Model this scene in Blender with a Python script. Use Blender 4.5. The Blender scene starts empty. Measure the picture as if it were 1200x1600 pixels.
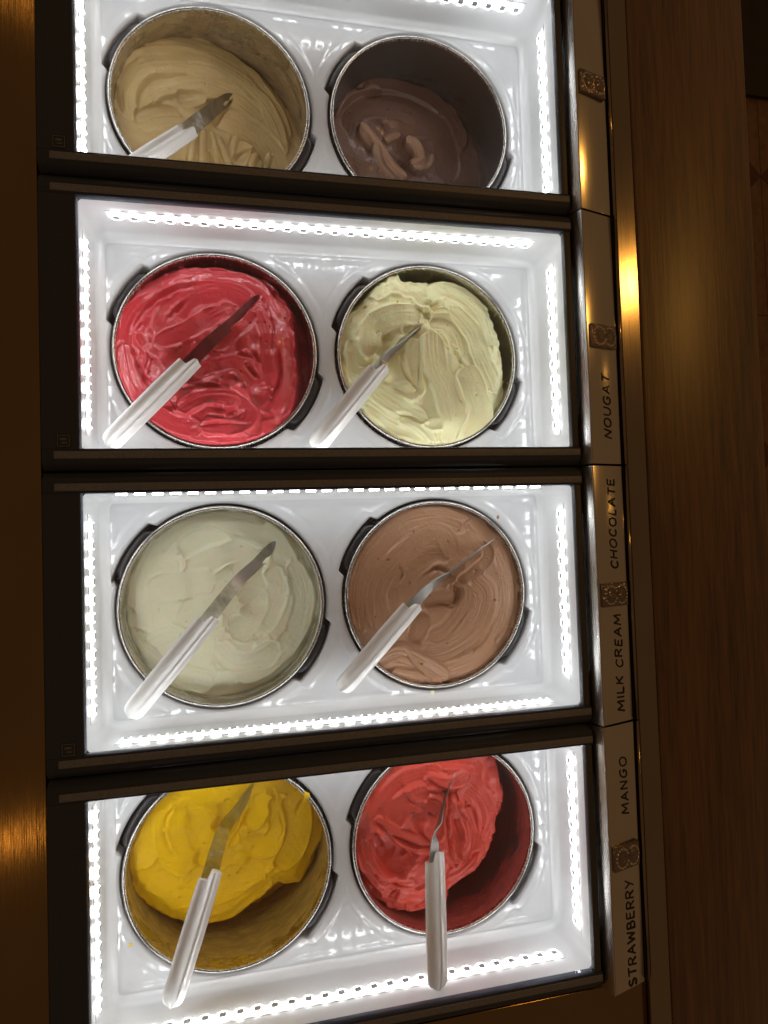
import bpy, bmesh, math, random
import numpy as np
from mathutils import Vector, Matrix

# ------------------------------------------------------------------ camera, world, lamps, exposure
sc = bpy.context.scene
C = sc.collection
FPX = 931.4555                                   # focal length in photo pixels (1200 x 1600)
CAM = np.array([0.1511, -0.4485, 0.5487])
RM = np.array([[0.9793711, -0.0323943, 0.1994562],
               [-0.0255627, -0.9989981, -0.0367320],
               [0.2004463, 0.0308757, -0.9792180]])
cd = bpy.data.cameras.new('camera')
cd.sensor_width = 36.0
cd.lens = FPX / 1600 * 36.0
cd.clip_start = 0.01
cd.clip_end = 50
cam = bpy.data.objects.new('camera', cd)
C.objects.link(cam)
rot = Matrix(((RM[0][0], -RM[1][0], -RM[2][0]), (RM[0][1], -RM[1][1], -RM[2][1]), (RM[0][2], -RM[1][2], -RM[2][2])))
cam.matrix_world = Matrix.Translation(Vector(CAM)) @ rot.to_4x4()
sc.camera = cam

wd = bpy.data.worlds.new('World')
sc.world = wd
wd.use_nodes = True
wd.node_tree.nodes['Background'].inputs[0].default_value = (1.0, 0.56, 0.25, 1)
wd.node_tree.nodes['Background'].inputs[1].default_value = 0.10
sc.view_settings.view_transform = 'Standard'
sc.view_settings.look = 'None'
sc.view_settings.exposure = 0.0
sc.view_settings.gamma = 1.0


def ray(px, py):
    return RM.T @ np.array([(px - 600) / FPX, (py - 800) / FPX, 1.0])


def at(px, py, z=0.0):
    """photo pixel -> point on the horizontal plane z"""
    v = ray(px, py)
    return CAM + v * (z - CAM[2]) / v[2]


def lamp(name, px, py, z, height, power, radius, col, tilt=0.0):
    """a warm ceiling lamp hung where its mirror image falls on the polished steel at that pixel"""
    q = at(px, py, z)
    d = q - CAM
    n = np.array([math.sin(tilt), 0, math.cos(tilt)])
    r = d - 2 * d.dot(n) * n
    p = q + r * (height / r[2])
    ld = bpy.data.lights.new(name, 'POINT')
    ld.energy = power
    ld.shadow_soft_size = radius
    ld.color = col
    o = bpy.data.objects.new(name, ld)
    o.location = p
    C.objects.link(o)
    return o


WARM = (1.0, 0.48, 0.09)
lamp('ceiling_lamp', 985, 445, -0.002, 1.5, 11.0, 0.06, WARM)
lamp('ceiling_lamp', 22, 1312, -0.012, 1.5, 0.35, 0.03, WARM)
lamp('ceiling_lamp', 30, -6, -0.012, 1.5, 0.22, 0.03, WARM)
lamp('ceiling_lamp', 962, 640, 0.008, 1.5, 0.9, 0.03, WARM, math.radians(14.6))

# ------------------------------------------------------------------ measures (metres)
GL, GH, P = 0.46, 0.2211, 0.25962               # glass opening, pitch of the lids
X1, X2, PR = 0.1109, 0.3350, 0.1011             # tub centres and radius
ZR = -0.0745                                    # tub rim
ZT = -0.0765                                    # tray surface
ZF = -0.246                                     # cabinet floor
WO = 0.003                                      # well walls stand this far outside the glass opening


# ------------------------------------------------------------------ helpers
def new_obj(name, me, parent=None, loc=None):
    o = bpy.data.objects.new(name, me)
    C.objects.link(o)
    if parent is not None:
        o.parent = parent
    if loc is not None:
        o.location = loc
    return o


def empty(name, loc):
    o = bpy.data.objects.new(name, None)
    o.empty_display_size = 0.03
    C.objects.link(o)
    o.location = loc
    return o


def tag(o, label, cat, group=None, kind=None):
    o['label'] = label
    o['category'] = cat
    if group:
        o['group'] = group
    if kind:
        o['kind'] = kind
    return o


def mesh(name, verts, faces, mats, smooth=False, mi=None):
    me = bpy.data.meshes.new(name)
    me.from_pydata([tuple(v) for v in verts], [], faces)
    for m in (mats if isinstance(mats, (list, tuple)) else [mats]):
        me.materials.append(m)
    if mi is not None:
        me.polygons.foreach_set('material_index', mi)
    if smooth:
        me.polygons.foreach_set('use_smooth', [True] * len(me.polygons))
    me.update()
    return me


def bevelled(me, w, seg=2):
    bm = bmesh.new()
    bm.from_mesh(me)
    bmesh.ops.recalc_face_normals(bm, faces=bm.faces)
    es = [e for e in bm.edges if len(e.link_faces) == 2 and e.calc_face_angle(0) > 0.5]
    bmesh.ops.bevel(bm, geom=es, offset=w, segments=seg, affect='EDGES', profile=0.5)
    bm.to_mesh(me)
    bm.free()
    me.polygons.foreach_set('use_smooth', [True] * len(me.polygons))
    try:
        me.set_sharp_from_angle(angle=math.radians(50))
    except Exception:
        pass
    me.update()
    return me


def box_me(name, x0, x1, y0, y1, z0, z1, mat, bev=0.0):
    v = [(x, y, z) for x in (x0, x1) for y in (y0, y1) for z in (z0, z1)]
    f = [(0, 1, 3, 2), (4, 6, 7, 5), (0, 4, 5, 1), (2, 3, 7, 6), (0, 2, 6, 4), (1, 5, 7, 3)]
    me = mesh(name, v, f, mat)
    if bev:
        bevelled(me, bev)
    return me


def extrude_y(name, prof, y0, y1, mat, bev=0.0, smooth=False):
    """closed xz profile extruded along y"""
    n = len(prof)
    v = [(x, y0, z) for x, z in prof] + [(x, y1, z) for x, z in prof]
    f = [(i, (i + 1) % n, n + (i + 1) % n, n + i) for i in range(n)]
    f += [tuple(range(n))[::-1], tuple(range(n, 2 * n))]
    me = mesh(name, v, f, mat)
    bm = bmesh.new()
    bm.from_mesh(me)
    bmesh.ops.recalc_face_normals(bm, faces=bm.faces)
    bm.to_mesh(me)
    bm.free()
    if bev:
        bevelled(me, bev)
    return me


def lathe(name, prof, mat, seg=128, smooth=True):
    """open rz profile spun about z"""
    v, f = [], []
    n = len(prof)
    for i in range(seg):
        a = 2 * math.pi * i / seg
        for r, z in prof:
            v.append((r * math.cos(a), r * math.sin(a), z))
    for i in range(seg):
        j = (i + 1) % seg
        for k in range(n - 1):
            f.append((i * n + k, j * n + k, j * n + k + 1, i * n + k + 1))
    return mesh(name, v, f, mat, smooth)


def tube_me(name, pts, rad, mat, sides=6, flat=1.0, closed_ends=True):
    """round tube along a polyline lying in a local xy plane"""
    v, f = [], []
    pts = [Vector(p) for p in pts]
    n = len(pts)
    for i, p in enumerate(pts):
        d = (pts[min(i + 1, n - 1)] - pts[max(i - 1, 0)])
        if d.length < 1e-9:
            d = Vector((1, 0, 0))
        d.normalize()
        s = d.cross(Vector((0, 0, 1)))
        if s.length < 1e-6:
            s = Vector((1, 0, 0))
        s.normalize()
        u = s.cross(d)
        for k in range(sides):
            a = 2 * math.pi * k / sides
            v.append(p + s * (rad * math.cos(a)) + u * (rad * flat * math.sin(a)))
    for i in range(n - 1):
        for k in range(sides):
            l = (k + 1) % sides
            f.append((i * sides + k, i * sides + l, (i + 1) * sides + l, (i + 1) * sides + k))
    f.append(tuple(range(sides))[::-1])
    f.append(tuple(range((n - 1) * sides, n * sides)))
    return v, f


# ------------------------------------------------------------------ materials
def mat(name):
    m = bpy.data.materials.new(name)
    m.use_nodes = True
    nt = m.node_tree
    return m, nt, nt.nodes['Principled BSDF']


def node(nt, t, **kw):
    n = nt.nodes.new(t)
    for k, v in kw.items():
        setattr(n, k, v)
    return n


def noise(nt, scale, detail=4, vec=None, rough=0.5):
    n = node(nt, 'ShaderNodeTexNoise')
    n.inputs['Scale'].default_value = scale
    n.inputs['Detail'].default_value = detail
    n.inputs['Roughness'].default_value = rough
    if vec is not None:
        nt.links.new(vec, n.inputs['Vector'])
    return n


def coords(nt, scale=(1, 1, 1), kind='Object', loc=(0, 0, 0)):
    tc = node(nt, 'ShaderNodeTexCoord')
    mp = node(nt, 'ShaderNodeMapping')
    mp.inputs['Scale'].default_value = scale
    mp.inputs['Location'].default_value = loc
    nt.links.new(tc.outputs[kind], mp.inputs['Vector'])
    return mp.outputs['Vector']


def ramp(nt, fac, stops):
    r = node(nt, 'ShaderNodeValToRGB')
    el = r.color_ramp.elements
    while len(el) < len(stops):
        el.new(0.5)
    for e, (p, c) in zip(el, stops):
        e.position = p
        e.color = (*c, 1) if len(c) == 3 else c
    nt.links.new(fac, r.inputs['Fac'])
    return r


def bump(nt, bs, height, strength=0.2, dist=0.001):
    b = node(nt, 'ShaderNodeBump')
    b.inputs['Strength'].default_value = strength
    b.inputs['Distance'].default_value = dist
    nt.links.new(height, b.inputs['Height'])
    nt.links.new(b.outputs['Normal'], bs.inputs['Normal'])
    return b


def m_plain(name, col, rough, metal=0.0, spec=0.5, nscale=200, var=0.15, bstr=0.05):
    m, nt, bs = mat(name)
    bs.inputs['Roughness'].default_value = rough
    bs.inputs['Metallic'].default_value = metal
    bs.inputs['Specular IOR Level'].default_value = spec
    n = noise(nt, nscale, 5, coords(nt))
    lo = tuple(c * (1 - var) for c in col)
    hi = tuple(min(1, c * (1 + var)) for c in col)
    r = ramp(nt, n.outputs['Fac'], [(0.3, lo), (0.7, hi)])
    nt.links.new(r.outputs['Color'], bs.inputs['Base Color'])
    if bstr:
        bump(nt, bs, n.outputs['Fac'], bstr)
    return m


def m_steel(name, col, rough, stretch, bstr=0.06, aniso=0.0):
    m, nt, bs = mat(name)
    bs.inputs['Metallic'].default_value = 1.0
    v = coords(nt, stretch)
    n = noise(nt, 900, 3, v)
    n2 = noise(nt, 9, 3, coords(nt))
    r = ramp(nt, n2.outputs['Fac'], [(0.3, tuple(c * 0.88 for c in col)), (0.7, col)])
    nt.links.new(r.outputs['Color'], bs.inputs['Base Color'])
    mr = node(nt, 'ShaderNodeMapRange')
    mr.inputs['To Min'].default_value = rough * 0.75
    mr.inputs['To Max'].default_value = rough * 1.3
    nt.links.new(n.outputs['Fac'], mr.inputs['Value'])
    nt.links.new(mr.outputs['Result'], bs.inputs['Roughness'])
    bump(nt, bs, n.outputs['Fac'], bstr, 0.0005)
    return m


M_FRAME = m_plain('dark_frame_plastic', (0.050, 0.060, 0.095), 0.5, spec=0.2, nscale=700, bstr=0.04)
M_STRIP = m_plain('brown_trim', (0.20, 0.21, 0.27), 0.5, spec=0.3, nscale=500, bstr=0.03)
M_GASK = m_plain('black_gasket', (0.06, 0.06, 0.065), 0.5, nscale=500)
M_EMB = m_plain('embossed_badge', (0.10, 0.11, 0.14), 0.4, nscale=500)
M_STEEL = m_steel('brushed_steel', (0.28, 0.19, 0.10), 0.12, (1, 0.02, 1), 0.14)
M_RAIL = m_steel('rail_steel', (0.33, 0.27, 0.21), 0.14, (1, 0.02, 1), 0.06)  # base darkened to stand in for the dark ceiling the flat trim reflects
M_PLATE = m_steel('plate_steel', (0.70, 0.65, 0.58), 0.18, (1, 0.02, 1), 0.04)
M_BRIGHT = m_steel('polished_steel', (0.80, 0.79, 0.77), 0.28, (1, 0.03, 1), 0.03)
M_TUB = m_steel('tub_steel', (0.60, 0.58, 0.55), 0.26, (1, 1, 0.05), 0.04)
M_BLADE = m_steel('blade_steel', (0.40, 0.385, 0.36), 0.45, (0.3, 1, 1), 0.04)
M_LUG = m_plain('black_lug', (0.018, 0.017, 0.020), 0.4)
M_INK = m_plain('black_marker', (0.010, 0.008, 0.007), 0.5)
M_DARK = m_plain('dark_cavity', (0.012, 0.011, 0.010), 0.7)


def m_white(name, col, rough, wear=0.05, coat=0.0):
    m, nt, bs = mat(name)
    v = coords(nt)
    n = noise(nt, 14, 6, v)
    r = ramp(nt, n.outputs['Fac'], [(0.30, tuple(c * (1 - wear) for c in col)), (0.65, col)])
    nt.links.new(r.outputs['Color'], bs.inputs['Base Color'])
    n2 = noise(nt, 60, 6, v)
    mr = node(nt, 'ShaderNodeMapRange')
    mr.inputs['To Min'].default_value = rough * 0.6
    mr.inputs['To Max'].default_value = rough * 1.6
    nt.links.new(n2.outputs['Fac'], mr.inputs['Value'])
    nt.links.new(mr.outputs['Result'], bs.inputs['Roughness'])
    n3 = noise(nt, 35, 3, v)
    bump(nt, bs, n3.outputs['Fac'], 0.06, 0.0012)
    bs.inputs['Coat Weight'].default_value = coat
    bs.inputs['Coat Roughness'].default_value = 0.05
    return m


M_TRAY = m_white('white_tray_plastic', (0.68, 0.69, 0.705), 0.07)
M_WALL = m_white('white_liner_plastic', (0.80, 0.81, 0.82), 0.16)
M_HAND = m_white('white_handle_plastic', (0.93, 0.93, 0.92), 0.14, wear=0.03, coat=0.4)

m, nt, bs = mat('led_emitter')
bs.inputs['Base Color'].default_value = (0.8, 0.8, 0.8, 1)
bs.inputs['Emission Color'].default_value = (0.96, 0.98, 1.0, 1)
bs.inputs['Emission Strength'].default_value = 18.0
M_LED = m
m, nt, bs = mat('led_grey_centre')  # unlit grey centre painted to imitate the clipped highlight of each LED
bs.inputs['Base Color'].default_value = (0.50, 0.51, 0.54, 1)
bs.inputs['Roughness'].default_value = 0.3
bs.inputs['Emission Color'].default_value = (0.93, 0.95, 1.0, 1)
bs.inputs['Emission Strength'].default_value = 0.0
M_LED_GREY = m


def m_clear(name, tint=(1, 1, 1), rough=0.02, ior=1.45, haze=0.0):
    m = bpy.data.materials.new(name)
    m.use_nodes = True
    nt = m.node_tree
    nt.nodes.clear()
    out = node(nt, 'ShaderNodeOutputMaterial')
    tr = node(nt, 'ShaderNodeBsdfTransparent')
    tr.inputs['Color'].default_value = (*tint, 1)
    gl = node(nt, 'ShaderNodeBsdfGlossy')
    gl.inputs['Roughness'].default_value = rough
    fr = node(nt, 'ShaderNodeFresnel')
    ge = node(nt, 'ShaderNodeNewGeometry')
    io = node(nt, 'ShaderNodeMapRange')              # rays leave a thin pane at the angle they came in
    io.inputs['To Min'].default_value = ior
    io.inputs['To Max'].default_value = 1.0 / ior
    nt.links.new(ge.outputs['Backfacing'], io.inputs['Value'])
    nt.links.new(io.outputs['Result'], fr.inputs['IOR'])
    mx = node(nt, 'ShaderNodeMixShader')
    nt.links.new(fr.outputs[0], mx.inputs[0])
    nt.links.new(tr.outputs[0], mx.inputs[1])
    nt.links.new(gl.outputs[0], mx.inputs[2])
    if haze:
        tl = node(nt, 'ShaderNodeBsdfTranslucent')          # translucent haze added to the pane, standing in for bloom
        tl.inputs['Color'].default_value = (0.9, 0.92, 0.95, 1)
        hn = noise(nt, 7, 5, coords(nt))
        hm = node(nt, 'ShaderNodeMapRange')
        hm.inputs['From Min'].default_value = 0.3
        hm.inputs['From Max'].default_value = 0.7
        hm.inputs['To Min'].default_value = haze * 0.6
        hm.inputs['To Max'].default_value = haze * 1.4
        nt.links.new(hn.outputs['Fac'], hm.inputs['Value'])
        m2 = node(nt, 'ShaderNodeMixShader')
        nt.links.new(hm.outputs['Result'], m2.inputs[0])
        nt.links.new(mx.outputs[0], m2.inputs[1])
        nt.links.new(tl.outputs[0], m2.inputs[2])
        mx = m2
    nt.links.new(mx.outputs[0], out.inputs['Surface'])
    return m


M_GLASS = m_clear('clear_glass', (0.985, 0.99, 0.985), haze=0.004)
M_ACRYL = m_clear('clear_acrylic', (0.80, 0.76, 0.74), 0.06, 1.5)


def m_clip():
    m, nt, bs = mat('embossed_crystal')
    bs.inputs['Base Color'].default_value = (0.24, 0.19, 0.17, 1)
    bs.inputs['Roughness'].default_value = 0.10
    bs.inputs['Metallic'].default_value = 0.85
    bs.inputs['Coat Weight'].default_value = 0.6
    n = noise(nt, 260, 3, coords(nt))
    bump(nt, bs, n.outputs['Fac'], 0.8, 0.003)
    return m


M_CLIP = m_clip()
M_BEAD = m_plain('silver_bead', (0.85, 0.80, 0.74), 0.08, metal=1.0, var=0.05, bstr=0)


def m_wood():
    m, nt, bs = mat('oak_wood')
    v = coords(nt, (60, 2.2, 20))
    n1 = noise(nt, 3.0, 6, v, 0.6)
    v2 = coords(nt, (9, 0.8, 9))
    n2 = noise(nt, 2.0, 4, v2)
    v3 = coords(nt, (230, 11, 60))
    n3 = noise(nt, 2.0, 3, v3)
    mx = node(nt, 'ShaderNodeMath', operation='ADD')
    mx2 = node(nt, 'ShaderNodeMath', operation='MULTIPLY_ADD')
    mx2.inputs[1].default_value = 0.7
    nt.links.new(n3.outputs['Fac'], mx2.inputs[0])
    nt.links.new(n1.outputs['Fac'], mx2.inputs[2])
    nt.links.new(mx2.outputs[0], mx.inputs[0])
    ml = node(nt, 'ShaderNodeMath', operation='MULTIPLY')
    ml.inputs[1].default_value = 0.5
    nt.links.new(n2.outputs['Fac'], ml.inputs[0])
    nt.links.new(ml.outputs[0], mx.inputs[1])
    sc_ = node(nt, 'ShaderNodeMath', operation='MULTIPLY')
    sc_.inputs[1].default_value = 0.4545
    nt.links.new(mx.outputs[0], sc_.inputs[0])
    r = ramp(nt, sc_.outputs[0], [(0.39, (0.040, 0.014, 0.003)), (0.49, (0.105, 0.042, 0.009)), (0.62, (0.165, 0.075, 0.019))])
    nt.links.new(r.outputs['Color'], bs.inputs['Base Color'])
    bs.inputs['Roughness'].default_value = 0.44
    bs.inputs['Coat Weight'].default_value = 0.9
    bs.inputs['Coat Roughness'].default_value = 0.36
    bump(nt, bs, mx.outputs[0], 0.45, 0.0012)
    return m


M_WOOD = m_wood()
M_TILE = m_plain('floor_tile_tan', (0.16, 0.085, 0.04), 0.5, nscale=30, var=0.25)
M_TILE_R = m_plain('floor_tile_red', (0.085, 0.022, 0.010), 0.5, nscale=30, var=0.25)
M_DARK_FLOOR = m_plain('dark_floor', (0.018, 0.012, 0.010), 0.7, nscale=30, var=0.25)
M_GROUT = m_plain('grout', (0.09, 0.05, 0.025), 0.8)


def m_gelato(name, col, rough, sss=0.25, var=0.10, grain=0.42, deep=None, coat=0.3, col2=None, spec=0.3):
    m, nt, bs = mat(name)
    v = coords(nt)
    n = noise(nt, 26, 6, v, 0.6)
    lo = deep or tuple(c * (1 - var * 1.5) for c in col)
    hi = tuple(min(1, c * (1 + var * 0.5)) for c in col)
    r = ramp(nt, n.outputs['Fac'], [(0.28, lo), (0.5, col), (0.75, hi)])
    if col2:
        av = node(nt, 'ShaderNodeAttribute', attribute_name='clump')
        mc = node(nt, 'ShaderNodeMix', data_type='RGBA')
        nt.links.new(av.outputs['Fac'], mc.inputs[0])
        nt.links.new(r.outputs['Color'], mc.inputs[6])
        mc.inputs[7].default_value = (*col2, 1)
        nt.links.new(mc.outputs[2], bs.inputs['Base Color'])
    else:
        nt.links.new(r.outputs['Color'], bs.inputs['Base Color'])
    bs.inputs['Coat Weight'].default_value = coat
    bs.inputs['Coat Roughness'].default_value = 0.09
    bs.inputs['Specular IOR Level'].default_value = spec
    n2 = noise(nt, 45, 5, v)
    mr = node(nt, 'ShaderNodeMapRange')
    mr.inputs['To Min'].default_value = rough * 0.6
    mr.inputs['To Max'].default_value = rough * 1.4
    nt.links.new(n2.outputs['Fac'], mr.inputs['Value'])
    nt.links.new(mr.outputs['Result'], bs.inputs['Roughness'])
    n3 = noise(nt, 900, 4, v)
    n4 = noise(nt, 160, 4, v)
    ad = node(nt, 'ShaderNodeMath', operation='MULTIPLY_ADD')
    ad.inputs[1].default_value = 2.2
    nt.links.new(n4.outputs['Fac'], ad.inputs[0])
    nt.links.new(n3.outputs['Fac'], ad.inputs[2])
    bump(nt, bs, ad.outputs[0], grain, 0.0006)
    bs.inputs['Subsurface Weight'].default_value = sss * 0.5
    bs.inputs['Subsurface Radius'].default_value = (1.0, 0.6, 0.4)
    bs.inputs['Subsurface Scale'].default_value = 0.003
    return m


def m_smear(name, col, amount, zlo, zhi, thin=0.5, bare=0.18, steel=0.56):
    """tub wall: steel with a film of gelato scraped over it"""
    m, nt, bs = mat(name)
    v = coords(nt, (1, 1, 2.4))
    n = noise(nt, 20, 8, v, 0.68)
    tc = node(nt, 'ShaderNodeTexCoord')
    sp = node(nt, 'ShaderNodeSeparateXYZ')
    nt.links.new(tc.outputs['Object'], sp.inputs[0])
    mr = node(nt, 'ShaderNodeMapRange')
    mr.inputs['From Min'].default_value = zhi
    mr.inputs['From Max'].default_value = zlo
    mr.inputs['To Min'].default_value = -0.22
    mr.inputs['To Max'].default_value = 0.25
    nt.links.new(sp.outputs['Z'], mr.inputs['Value'])
    ad = node(nt, 'ShaderNodeMath', operation='ADD')
    nt.links.new(n.outputs['Fac'], ad.inputs[0])
    nt.links.new(mr.outputs['Result'], ad.inputs[1])
    t = 1 - amount
    r = ramp(nt, ad.outputs[0], [(max(0, t - 0.06), (0, 0, 0)), (min(1, t + 0.06), (1, 1, 1))])
    film = node(nt, 'ShaderNodeBsdfPrincipled')
    n5 = noise(nt, 55, 8, v, 0.7)
    rc = ramp(nt, n5.outputs['Fac'], [(0.32, tuple(c * 0.45 for c in col)), (0.68, col)])
    nt.links.new(rc.outputs['Color'], film.inputs['Base Color'])
    film.inputs['Roughness'].default_value = 0.45
    film.inputs['Metallic'].default_value = thin
    bs.inputs['Metallic'].default_value = 1.0
    bs.inputs['Base Color'].default_value = (steel, steel * 0.97, steel * 0.92, 1)
    bs.inputs['Roughness'].default_value = bare
    bump(nt, film, ad.outputs[0], 0.5, 0.004)
    mx = node(nt, 'ShaderNodeMixShader')
    nt.links.new(r.outputs['Color'], mx.inputs[0])
    nt.links.new(bs.outputs[0], mx.inputs[1])
    nt.links.new(film.outputs[0], mx.inputs[2])
    nt.links.new(mx.outputs[0], nt.nodes['Material Output'].inputs['Surface'])
    return m


# ------------------------------------------------------------------ cabinet and surroundings
cab = empty('freezer_cabinet', (0.22, -0.4, ZF - 0.01))
tag(cab, 'brushed steel freezer counter holding the row of glass lids', 'freezer counter')


def cpart(name, me):
    o = new_obj(name, me, cab)
    o.location = (-0.22, 0.4, -(ZF - 0.01))
    return o


Y0, Y1 = -3.5 * P, 0.5 * P                       # ends of the row of lids
cpart('floor_panel', box_me('floor_panel', -0.03, 0.468, Y0 - 0.3, Y1 + 0.3, ZF - 0.01, ZF, M_DARK))
cpart('side_panel', extrude_y('side_panel', [(-0.40, -0.25), (-0.0325, -0.25), (-0.0325, -0.014), (-0.0345, -0.012), (-0.40, -0.012)],
                              Y0 - 0.5, Y1 + 0.3, M_STEEL))
cpart('end_panel', box_me('end_panel', -0.0320, 0.5225, Y0 - 0.5, Y0 - 0.004, -0.05, -0.010, M_STEEL, 0.002))
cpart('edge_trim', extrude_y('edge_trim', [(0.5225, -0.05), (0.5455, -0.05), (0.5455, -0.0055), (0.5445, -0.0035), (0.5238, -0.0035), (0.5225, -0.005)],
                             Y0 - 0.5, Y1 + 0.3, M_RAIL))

o = new_obj('wooden_ledge', box_me('wooden_ledge', 0.547, 0.694, -1.6, 0.6, -0.034, -0.006, M_WOOD, 0.003))
tag(o, 'oak ledge with straight grain running beside the steel label rail', 'ledge')
o = new_obj('ledge_panel', box_me('ledge_panel', 0.56, 0.66, -1.6, 0.6, -0.925, -0.0345, M_WOOD, 0.002))
tag(o, 'wooden front panel under the oak ledge', 'panel')
# floor far below, tiles with red bow-tie inlays
ZG = -0.93
fl = new_obj('floor', box_me('floor', -1.5, 3.0, -3.0, 3.0, ZG - 0.02, ZG, M_GROUT))
fl['kind'] = 'structure'
bq = at(1188, 276, ZG)
TS = 0.42
tm = box_me('floor_tile', -TS / 2 + 0.0008, TS / 2 - 0.0008, -TS / 2 + 0.0008, TS / 2 - 0.0008, 0, 0.002, M_TILE, 0.0004)
tw = 0.085
tri = mesh('inlay', [(0, 0, 0.0035), (-tw, tw, 0.0035), (-tw, -tw, 0.0035)], [(0, 1, 2)], M_TILE_R)
tri2 = mesh('inlay', [(0, 0, 0.0035), (tw, -tw, 0.0035), (tw, tw, 0.0035)], [(0, 1, 2)], M_TILE_R)
for i in range(-1, 3):
    for j in range(-4, 3):
        new_obj('floor_tile', tm, fl, (bq[0] + (i + 0.5) * TS, bq[1] + (j + 0.5) * TS, ZG))
for j in range(-4, 3):
    for t3 in (tri, tri2):
        new_obj('inlay', t3, fl, (bq[0], bq[1] + j * TS * 1.98, ZG))
dq = at(1180, 152, ZG + 0.01)
o = new_obj('dark_floor_panel', box_me('dark_floor_panel', dq[0] - 0.12, dq[0] + 0.6, dq[1], dq[1] + 1.2, ZG + 0.009, ZG + 0.018, M_DARK_FLOOR, 0.002))  # thin dark slab covering one area of the tiled floor
tag(o, 'dark floor panel lying beyond the oak ledge', 'floor mat')


# ------------------------------------------------------------------ well liner (walls, led strips), shared meshes
WX0, WX1, WY = -WO, GL + WO, GH / 2 + WO


def rr_loop(x0, x1, y, r, n=6):
    pts = []
    for cx, cy, a0 in ((x1 - r, y - r, 0), (x0 + r, y - r, 90), (x0 + r, -y + r, 180), (x1 - r, -y + r, 270)):
        for k in range(n + 1):
            a = math.radians(a0 + 90 * k / n)
            pts.append((cx + r * math.cos(a), cy + r * math.sin(a)))
    return pts


def liner_mesh():
    v, f = [], []
    prof = [(0.0, -0.0075)]
    prof += [(0.0, -0.022), (0.0, -0.050), (0.0, ZT + 0.0085)]
    R = 0.008
    for k in range(1, 9):
        a = math.pi / 2 * k / 8
        prof.append((R * (1 - math.cos(a)), ZT + 0.0005 + R * (1 - math.sin(a))))
    n = None
    for ins, z in prof:
        lp = rr_loop(WX0 + ins, WX1 - ins, WY - ins, max(0.004, 0.013 - ins))
        n = len(lp)
        v += [(x, y, z) for x, y in lp]
    for k in range(len(prof) - 1):
        for i in range(n):
            j = (i + 1) % n
            f.append((k * n + j, k * n + i, (k + 1) * n + i, (k + 1) * n + j))
    return mesh('liner_wall', v, f, M_WALL, True)


ME_LINER = liner_mesh()
LZ = -0.036
ch_v, ch_f, ch_m = [], [], []


def led_mesh():
    # local: x along the strip, z up, faces +y; bright rounded ring round a grey centre imitating a clipped highlight
    def rr(hx, hz, r, y, n=4):
        out = []
        for cx, cz, a0 in ((hx - r, hz - r, 0), (-hx + r, hz - r, 90), (-hx + r, -hz + r, 180), (hx - r, -hz + r, 270)):
            for k in range(n):
                a = math.radians(a0 + 90 * k / (n - 1))
                out.append((cx + r * math.cos(a), y, cz + r * math.sin(a)))
        return out
    A = rr(0.0047, 0.0045, 0.003, 0.0)
    B = rr(0.0046, 0.0044, 0.003, 0.0024)
    D = rr(0.0033, 0.0031, 0.0016, 0.0028)
    E = rr(0.0032, 0.0030, 0.0015, 0.0026)
    n = len(A)
    v = A + B + D + E
    f, mi = [], []
    for r_, mm in ((0, 0), (1, 0), (2, 1)):
        for i in range(n):
            j = (i + 1) % n
            f.append((r_ * n + i, r_ * n + j, (r_ + 1) * n + j, (r_ + 1) * n + i))
            mi.append(mm)
    f.append(tuple(range(3 * n, 4 * n)))
    mi.append(1)
    me = mesh('led_chip', v, f, [M_LED, M_LED_GREY], False, mi)
    bm = bmesh.new()
    bm.from_mesh(me)
    bmesh.ops.recalc_face_normals(bm, faces=bm.faces)
    # make the grey centre face look to +y
    bm.faces.ensure_lookup_table()
    if bm.faces[-1].normal.y < 0:
        bmesh.ops.reverse_faces(bm, faces=bm.faces)
    bm.to_mesh(me)
    bm.free()
    return me


ME_LED = led_mesh()
ME_STRIP_L = box_me('led_strip', -0.214, 0.214, 0, 0.0004, -0.0065, 0.0065, M_WALL)
ME_STRIP_S = box_me('led_strip', -0.094, 0.094, 0, 0.0004, -0.0065, 0.0065, M_WALL)


# ------------------------------------------------------------------ white tray with two tub openings
def hole_r(a):
    """opening radius at angle a, with the two lug notches"""
    r = 0.1036
    for c0 in (147, -30):
        d = (math.degrees(a) - c0 + 180) % 360 - 180
        e = 18.5 - abs(d)
        s = min(1, max(0, (e + 1.3) / 2.6))
        s = s * s * (3 - 2 * s)
        r += 0.0068 * s
    return r


def tray_z(x, y):
    dh = 1e9
    for cx in (X1, X2):
        d = math.hypot(x - cx, y)
        dh = min(dh, d - hole_r(math.atan2(y, x - cx)))
    dw = min(x - WX0, WX1 - x, WY - abs(y))
    z = ZT
    # corner pads between tubs and walls are dished slightly
    s1 = min(1, max(0, (dh - 0.009) / 0.006))
    s2 = min(1, max(0, (dw - 0.010) / 0.007))
    s = (s1 * s1 * (3 - 2 * s1)) * (s2 * s2 * (3 - 2 * s2))
    z -= 0.0010 * s
    # rolled lip at the opening
    if dh < 0.0035:
        q = 1 - max(0, dh) / 0.0035
        z -= 0.0035 * (1 - math.sqrt(max(0, 1 - q * q)))
    return z


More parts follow.
